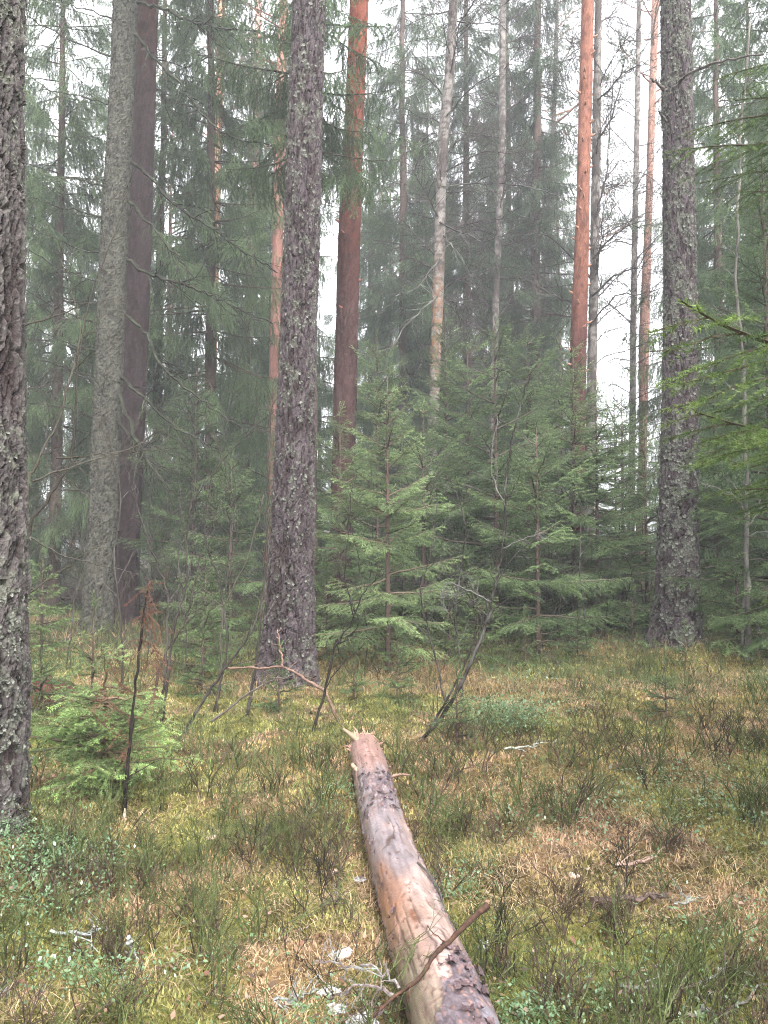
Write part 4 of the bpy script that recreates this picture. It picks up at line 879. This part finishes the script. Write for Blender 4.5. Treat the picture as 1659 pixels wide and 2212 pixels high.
# ground twigs
tw = [([(1340, 2142), (1420, 2110), (1500, 2095), (1600, 2080)], 2.75, 'long grey twig lying in the moss right of the log', (.17, .16, .15), .006), ([(1090, 1652), (1150, 1652), (1172, 1650)], 5.6, 'pale green lichened stick beyond the bilberry tuft', (.25, .27, .22), .008),
      ([(1480, 2160), (1560, 2120), (1659, 2050)], 2.6, 'dark bent twig with lichen knobs near the right corner', (.09, .08, .07), .007), ([(1330, 1862), (1390, 1858), (1420, 1850)], 3.75, 'short pinkish stick among brown litter', (.3, .21, .17), .009),
      ([(1280, 1950), (1330, 1960), (1400, 1920), (1440, 1945)], 3.3, 'knotty dark wood fragment on bare litter', (.09, .065, .055), .016), ([(1455, 1870), (1490, 1910), (1485, 1950), (1470, 1965)], 3.35, 'curved silvery twig beside the knotty wood fragment', (.2, .2, .18), .005),
      ([(700, 1905), (706, 1950), (745, 1985)], 3.3, 'crooked dark twig arching left of the log', (.06, .05, .045), .005), ([(110, 1940), (170, 1990), (200, 2050), (230, 2080)], 2.95, 'white-lichened twig lying in the lingonberry leaves', (.24, .25, .24), .006),
      ([(278, 1985), (280, 2040), (278, 2080)], 2.85, 'upright stub crusted in white lichen', (.26, .27, .25), .007), ([(590, 2090), (640, 2070), (690, 2078)], 2.62, 'tangle of silvery lichened twigs beside white bark scraps', (.17, .175, .17), .005)]
for i, (q, Y, lab, col, r0) in enumerate(tw):
    P = pxl(q, Y, Y + .1)
    if i != 8:
        for p in P: p[2] = float(gz(p[0], p[1])) + .03 + r0
    else: P[-1][2] = float(gz(P[-1][0], P[-1][1])); P[1][2] = P[-1][2] + .06; P[0][2] = P[-1][2] + .13
    b = MB(); limb(b, P, r0, r0 * .5, col, 16 if i in (9, 4) else 6, .14 if i != 4 else .1, 670 + i, .05, col2=(.20, .21, .19) if i not in (3, 4, 6) else None, tstart=0); tag(ob('fallen_twig', b.mesh('fallen_twig', M_twig, False, P[0]), None, P[0]), lab, 'twig')
q = np.random.default_rng(15); c0 = gp(118, 7.4); n, m = 14, 26; G = np.zeros((n, m, 3))  # crumbling heap of red-brown dirt
for i_ in range(n):
    for j_ in range(m):
        a_ = j_ / m * 2 * PI; f_ = i_ / (n - 1); k_ = 1 + .25 * (noise(np.array(math.cos(a_) * 2 + 5), np.array(math.sin(a_) * 2), np.array(f_ * 3.), seed=71) - .5)
        G[i_, j_] = [.34 * f_ * k_ * math.cos(a_), .26 * f_ * k_ * math.sin(a_), .24 * (1 - f_ ** 2) * k_ - .04 + .02 * q.normal()]
b = MB(); b.grid(G[::-1], np.tile(np.array((.075, .034, .026)), (n, m, 1)) * (.5 + q.random((n, m, 1)))); tag(ob('dirt_mound', b.mesh('dirt_mound', M_bark), None, c0), 'low crumbling red-brown stump mound behind the furrowed pine', 'earth')
# scraps of white birch bark
sc = [(738, 2052, .09, .035, 'largest flat white bark scrap in the twigs left of the log'), (712, 2132, .075, .03, 'narrow white bark scrap lower beside the log'), (728, 2170, .055, .03, 'ragged white bark scrap between two others'), (785, 2203, .11, .06, 'broad bright white bark scrap touching the log'),
      (775, 1893, .05, .03, 'dull white bark scrap tucked against the peeled part of the log'), (720, 1875, .05, .02, 'cream bark scrap in dry litter left of the log'), (1045, 2035, .04, .03, 'small white bark scrap right of the branch across the log'), (458, 1803, .05, .03, 'pinkish pale bark scrap in the moss near the bushy sapling'),
      (1240, 1882, .05, .018, 'long cream bark scrap in the brown litter'), (12, 2128, .03, .02, 'tiny white scrap in the grass under the furrowed pine'), (1130, 2280, .02, .02, '')]
for i, (px, py, sx, sy, lab) in enumerate(sc[:10]):
    sx, sy = sx * .5, sy * .55
    # intersect with ground
    Y = 1.5 * FD / (py - 1179)
    for _ in range(6): p = at(px, py, Y); Y = Y * (CAMZ - float(gz(p[0], Y)) - .03) / (CAMZ - p[2])
    p = at(px, py, Y); q = np.random.default_rng(690 + i); b = MB()
    n, m = 9, 7; G = np.zeros((n, m, 3)); cc = np.zeros((n, m, 3))
    for a in range(n):
        for e in range(m):
            u, v = a / (n - 1) * 2 - 1, e / (m - 1) * 2 - 1; k = 1 - .28 * abs(v) ** 3
            G[a, e] = [sx * u * k + .006 * q.normal(), sy * v * 1.5 * (1 - .3 * u * u) + .006 * q.normal(), .007 * u * u + .006 * abs(v) ** 2 + .008 * q.random() + .006]
    b.grid(G, np.tile(np.array((.42, .42, .415)) if i not in (5, 7, 8) else np.array((.55, .42, .33)), (n, m, 1)) * (.55 + .55 * q.random((n, m, 1))), closed=False)
    G2 = G.copy(); G2[..., 2] -= .004; b.grid(G2[::-1], np.tile(np.array((.45, .33, .24)), (n, m, 1)), closed=False)
    tag(ob('bark_scrap', b.mesh('bark_scrap', M_white, False), None, (p[0], p[1], float(gz(p[0], p[1]))), (.1 * q.normal(), .1 * q.normal(), q.normal() * .5)), lab, 'bark')

# ================================================================== GROUND COVER
def sampleYX(n, y0, y1, power, seed, margin=.9, slope=.53):
    r = np.random.default_rng(seed); yy = np.linspace(y0, y1, 400); pdf = (slope * yy + margin) * yy ** -power; cdf = np.cumsum(pdf); cdf /= cdf[-1]
    Y = np.interp(r.random(n), cdf, yy); X = (2 * r.random(n) - 1) * (slope * Y + margin); return X, Y, r
TR = [(-2.0, 3.85, .27), (-1.0, 8.2, .27), (3.7, 9.7, .28)]
def free(X, Y, pad=0.):
    lx, lr = log_axis(Y); ok = ~((np.abs(X - lx) < lr * .84 + pad) & (Y < 5.36))
    for a, c, q in TR: ok &= (X - a) ** 2 + (Y - c) ** 2 > q * q
    return ok
def grass(name, label, n, y0, y1, power, seed, h0, h1, width, lean, cols, mask=None, segs=2):
    X, Y, r = sampleYX(n, y0, y1, power, seed)
    k = free(X, Y)
    if mask is not None: k &= r.random(n) < mask(X, Y)
    X, Y = X[k], Y[k]; n = len(X); Z = gz(X, Y) - .005
    h = (h0 + (h1 - h0) * r.random(n) ** 1.6) * (.6 + .8 * fbm(X * 2.2, Y * 2.2, seed=seed + 1, o=2)); az = r.random(n) * 2 * PI; ln = lean * (.3 + 1.1 * r.random(n)); wd = width * (.6 + .8 * r.random(n)) * (.75 + .08 * Y)
    D = np.stack([np.cos(az), np.sin(az), 0 * az], -1); wa = r.random(n) * 2 * PI; S = np.stack([np.cos(wa), np.sin(wa), 0 * wa], -1)
    B = np.stack([X, Y, Z], -1); up = np.array([0, 0, 1.0])
    mid = B + D * (h * ln * .35)[:, None] + up * (h * (.62 - .12 * np.minimum(ln, 2)))[:, None]
    tip = B + D * (h * ln)[:, None] + up * (h * np.maximum(.12, 1 - .38 * ln))[:, None]
    V = np.stack([B - S * wd[:, None] / 2, B + S * wd[:, None] / 2, mid - S * wd[:, None] * .4, mid + S * wd[:, None] * .4, tip], 1).reshape(-1, 3)
    i = np.arange(n)[:, None, None] * 5; F = (i + np.array([[0, 1, 3], [0, 3, 2], [2, 3, 4]])[None]).reshape(-1, 3)
    f = fbm(X * 1.4, Y * 1.4, seed=seed + 7); t = np.clip((f - .35) / .3 + .35 * (r.random(n) - .5) * 2, 0, .999); cs = np.array(cols); ci = (t * len(cs)).astype(int)
    C = cs[ci] * (.50 + .9 * r.random((n, 1)) ** 1.2); b = MB(); b.add(V, F, np.repeat(C, 5, 0))
    tag(ob(name, b.mesh(name, M_plant)), label, 'grass', kind='stuff')
TAN = [(.44, .32, .20), (.38, .27, .155), (.30, .23, .11), (.22, .20, .08), (.15, .17, .06), (.09, .125, .045)]
grass('grass', 'tangled straw and olive grass of the forest floor', 112000, 1.7, 9, 1.3, 901, .02, .10, .0026, 1.7, TAN)
grass('grass', 'taller grass and low growth towards the thicket', 50000, 7.5, 17, 1.2, 902, .06, .26, .0036, 1.0, [(.30, .21, .12), (.20, .18, .08), (.13, .16, .06), (.10, .14, .05), (.08, .11, .045)])
grass('grass', 'fresh green grass tufts in the clearing', 8000, 1.8, 10, 1.1, 903, .05, .17, .0034, 1.0, [(.10, .19, .045), (.15, .26, .065), (.08, .15, .04)], lambda X, Y: sst(.55, .66, fbm(X * 1.0 + 20, Y * 1.0, seed=950, o=3)))
# moss shoots
def moss(n, seed):
    X, Y, r = sampleYX(n, 1.7, 10.5, 1.35, seed); k = free(X, Y, -.02); X, Y = X[k], Y[k]; n = len(X); Z = gz(X, Y) - .004
    h = (.010 + .022 * r.random(n)) * (.7 + .05 * Y); a = r.random(n) * 2 * PI; B = np.stack([X, Y, Z], -1); wd = (.004 + .004 * r.random(n)) * (.6 + .12 * Y)
    S = np.stack([np.cos(a), np.sin(a), 0 * a], -1); D = np.stack([np.cos(a + 1.3), np.sin(a + 1.3), 0 * a], -1)
    V = np.stack([B - S * wd[:, None], B + S * wd[:, None], B + D * (h * .9 * r.random(n))[:, None] + np.array([0, 0, 1.0]) * h[:, None]], 1).reshape(-1, 3)
    f = fbm(X * 1.1, Y * 1.1, seed=31); f2 = fbm(X * 2.7 + 9, Y * 2.7, seed=37)
    C = mixc((.30, .225, .09), (.255, .24, .085), sst(.38, .58, f + .16 * (r.random(n) - .5))); C = mixc(C, (.38, .25, .17), sst(.53, .66, f2 + .14 * (r.random(n) - .5)) * .85) * (.45 + .9 * r.random((n, 1)) ** 1.3) * (.40 + .90 * sst(.38, .62, fbm(X * 7, Y * 7, seed=48, o=3)))[:, None]  # last factor: clumpy dark tone painted in for shaded gaps in the moss
    b = MB(); b.add(V, np.arange(n * 3).reshape(-1, 3), np.repeat(C, 3, 0)); tag(ob('moss', b.mesh('moss', M_plant)), 'yellow-green moss and needle litter carpet', 'moss', kind='stuff')
moss(260000, 910)
# bilberry shrubs
def bilberry(seed, H, col, n0=6, lev0=3, rad=.0028):
    r = np.random.default_rng(seed); b = MB()
    def grow(p, d, l, rad, lev):
        e = p + d * l; mid = (p + e) / 2 + r.normal(0, l * .07, 3)
        b.tube([p, mid, e], [rad, rad * .85, rad * .7], 3, np.asarray(col) * (.6 + .8 * r.random()) * (1 - .12 * (3 - lev)) if lev < 3 else np.asarray((.06, .045, .035)), cap=False)
        if lev > 0:
            for k in range(r.integers(2, 4)):
                q = d * 1.0 + r.normal(0, .42, 3); q[2] = abs(q[2]) * .8 + .25; q /= np.linalg.norm(q); grow(e if r.random() < .6 else mid, q, l * (.55 + .35 * r.random()), rad * .68, lev - 1)
    for k in range(n0):
        d = r.normal(0, .35, 3); d[2] = 1; d /= np.linalg.norm(d); grow(np.array([.03 * r.normal(), .03 * r.normal(), -.01]), d, H * (.28 + .16 * r.random()), rad, lev0 if k < 4 else 2)
    return b
GRN = (.098, .122, .042); BRN = (.08, .055, .038)
BB = [bilberry(920 + i, .22 + .03 * (i % 4), GRN if i % 4 else BRN, 5 + i % 3) for i in range(9)]
BBL = [bilberry(920 + i, .27 + .03 * (i % 4), GRN if i % 4 else BRN, 4, 2, .0038) for i in range(9)]      # lighter ones for farther back
BBM = [x.mesh('bilberry', M_plant) for x in BB]
X, Y, r = sampleYX(1500, 1.75, 12, 1.3, 930); k = free(X, Y, .06); X, Y = X[k], Y[k]
dn = fbm(X * .9 + 50, Y * .9, seed=933, o=3); left = sst(.2, -1.2, X - .0 * Y) * sst(5, 2.5, Y); k = r.random(len(X)) < .12 + .9 * sst(.48, .60, dn) + .5 * left; X, Y = X[k], Y[k]
order = np.argsort(Y); X, Y = X[order], Y[order]
near = 300; Vs, Fs, Cs, nn = [], [], [], 0
for i in range(len(X)):
    a = r.random() * 2 * PI; s = .7 + .7 * r.random(); q = r.integers(len(BB)); z = float(gz(X[i], Y[i]))
    if i < near:
        o = ob('bilberry_shrub', BBM[q], None, (X[i], Y[i], z), (0, 0, a), (s, s, s))
        tag(o, 'low leafless bilberry shrub of wiry twigs in the foreground moss', 'shrub', 'leafless bilberry shrubs in the foreground')
    else:
        v = np.concatenate(BBL[q].v); f = np.concatenate(BBL[q].f); c = np.concatenate(BBL[q].c); R2 = np.array([[math.cos(a), -math.sin(a), 0], [math.sin(a), math.cos(a), 0], [0, 0, 1]])
        Vs.append(v @ R2.T * s + [X[i], Y[i], z]); Fs.append(f + nn); Cs.append(c); nn += len(v)
b = MB(); b.add(np.concatenate(Vs), np.concatenate(Fs), np.concatenate(Cs)); tag(ob('bilberry', b.mesh('bilberry', M_plant)), 'bilberry twigs covering the clearing farther back', 'shrub', kind='stuff')
# taller measured bilberry / bare shrubs
for i, (px, py, H, col, lab) in enumerate([(705, 1985, .42, DK, 'tall dark wiry shrub left of the peeled stretch of log'), (645, 1880, .40, BRN, 'reddish-brown twiggy shrub in the dry grass left of the log'), (530, 1900, .36, DK, 'dark forked shrub in the mossy clearing near the bushy sapling'),
                                          (1058, 2085, .42, DK, 'upright dark shrub standing close to the branch across the log'), (1335, 1935, .45, DK, 'gnarled dark shrub above the knotty wood fragment'), (1300, 1600, .35, BRN, 'twiggy brown shrub in the far part of the clearing'), (1545, 1640, .5, DK, 'spiky dark shrub in the sunlit grass by the bluish seedling'),
                                          (470, 2020, .34, GRN, 'dense green wiry shrub in the left foreground'), (700, 2180, .36, DK, 'black forked shrub among the white bark scraps'), (330, 2060, .32, GRN, 'olive wiry shrub below the white lichen stub')]):
    Y = 1.5 * FD / (py - 1179)
    for _ in range(6): p = at(px, py, Y); Y = Y * (CAMZ - float(gz(p[0], Y))) / (CAMZ - p[2])
    p = at(px, py, Y); tag(ob('twiggy_shrub', bilberry(960 + i, H, col, 4).mesh('twiggy_shrub', M_plant), None, (p[0], p[1], float(gz(p[0], p[1])))), lab, 'shrub')
# lingonberry leaves
def lingon(patches, seed):
    r = np.random.default_rng(seed); Vs, C = [], []; b = MB()
    for px, py, rx, ry, n, hh in patches:
        Y0 = 1.5 * FD / (py - 1179); p = at(px, py, Y0)
        x = p[0] + rx * r.normal(size=n); y = Y0 + ry * r.normal(size=n); k = free(x, y, .03); x, y = x[k], y[k]; n = len(x)
        B = np.stack([x, y, gz(x, y) + hh * (.15 + .85 * r.random(n))], -1); L = .006 + .006 * r.random(n); L *= (.7 + .09 * Y0)
        a = r.random(n) * 2 * PI; e = r.normal(.25, .4, n); D = np.stack([np.cos(a) * np.cos(e), np.sin(a) * np.cos(e), np.sin(e)], -1); S = np.stack([-np.sin(a), np.cos(a), .4 * r.normal(size=n)], -1)
        V = np.stack([B - D * L[:, None], B - S * L[:, None] * .5, B + S * L[:, None] * .5, B + D * L[:, None]], 1).reshape(-1, 3)
        i = np.arange(n)[:, None, None] * 4; F = (i + np.array([[0, 2, 1], [1, 2, 3]])[None]).reshape(-1, 3)
        c = mixc((.05, .105, .045), (.13, .2, .10), r.random(n)) ; b.add(V, F, np.repeat(c, 4, 0))
    return b
M_leaf = mat('glossy_leaves', .30, .6, trans=.15, namp=0)
lp = [(70, 1900, .22, .2, 2400, .15), (30, 2000, .2, .15, 900, .12), (140, 1880, .12, .12, 500, .12), (130, 2110, .10, .08, 300, .10), (220, 2140, .08, .06, 180, .1), (1500, 1760, .45, .35, 1500, .14), (1600, 1700, .4, .3, 700, .14), (1150, 1760, .35, .3, 500, .10), (1180, 2130, .12, .08, 260, .08), (1120, 2140, .1, .06, 200, .06), (1420, 2110, .2, .12, 300, .1), (1060, 1575, .20, .15, 1700, .24), (1130, 1580, .15, .12, 1200, .22), (1110, 1490, .22, .2, 350, .2), (1240, 1440, .25, .2, 200, .25),
      (990, 1890, .10, .10, 400, .1), (680, 2160, .12, .08, 250, .07), (740, 1730, .1, .2, 300, .1), (1580, 2000, .3, .2, 400, .1), (400, 2080, .3, .15, 260, .1), (1220, 1560, .2, .15, 300, .18)]
b = lingon(lp, 970); tag(ob('lingonberry_leaves', b.mesh('lingonberry_leaves', M_leaf)), 'small glossy lingonberry leaves in patches over the moss', 'leaves', kind='stuff')
# litter: fallen needles, leaf scraps, chips
r = np.random.default_rng(980); X, Y, r = sampleYX(16000, 1.75, 9, 1.5, 980); k = free(X, Y); X, Y = X[k], Y[k]; n = len(X); B = np.stack([X, Y, gz(X, Y) + .012 + .03 * r.random(n)], -1); a = r.random(n) * 2 * PI; L = .005 + .014 * r.random(n) ** 3; D = np.stack([np.cos(a), np.sin(a), .3 * r.normal(size=n)], -1) * L[:, None]; S = np.stack([-np.sin(a), np.cos(a), .3 * r.normal(size=n)], -1) * (L * (.25 + .5 * r.random(n)))[:, None]
V = np.stack([B - D, B - S, B + S, B + D + [0, 0, .004]], 1).reshape(-1, 3); F = (np.arange(n)[:, None, None] * 4 + np.array([[0, 2, 1], [1, 2, 3]])[None]).reshape(-1, 3)
C = np.array([(.17, .09, .06), (.22, .14, .095), (.10, .065, .045), (.28, .21, .16), (.09, .06, .05)])[r.integers(5, size=n)]; b = MB(); b.add(V, F, np.repeat(C, 4, 0)); tag(ob('leaf_litter', b.mesh('leaf_litter', M_plant)), 'brown leaf scraps and bark chips strewn on the moss', 'litter', kind='stuff')

# ================================================================== HAZE
hb = MB(); lo, hi = np.array([gx[0] - 1, gy[0] - 1, -2.0]), np.array([gx[-1] + 1, gy[-1] + 1, 33.0])
hv = np.array([[(lo, hi)[i][0], (lo, hi)[j][1], (lo, hi)[k][2]] for i in (0, 1) for j in (0, 1) for k in (0, 1)])
hb.add(hv, [[0, 1, 3], [0, 3, 2], [4, 6, 7], [4, 7, 5], [0, 4, 5], [0, 5, 1], [2, 3, 7], [2, 7, 6], [0, 2, 6], [0, 6, 4], [1, 5, 7], [1, 7, 3]], (1, 1, 1))
hm = bpy.data.materials.new('haze'); hm.use_nodes = True; hn = hm.node_tree; hn.nodes.clear()
pv = hn.nodes.new('ShaderNodeVolumePrincipled'); pv.inputs['Color'].default_value = (.93, .96, 1, 1); pv.inputs['Density'].default_value = .0040; pv.inputs['Anisotropy'].default_value = .2
mo = hn.nodes.new('ShaderNodeOutputMaterial'); hn.links.new(pv.outputs[0], mo.inputs['Volume'])
tag(ob('haze', hb.mesh('haze', hm)), 'thin pale mist hanging through the wood', 'haze', kind='stuff')
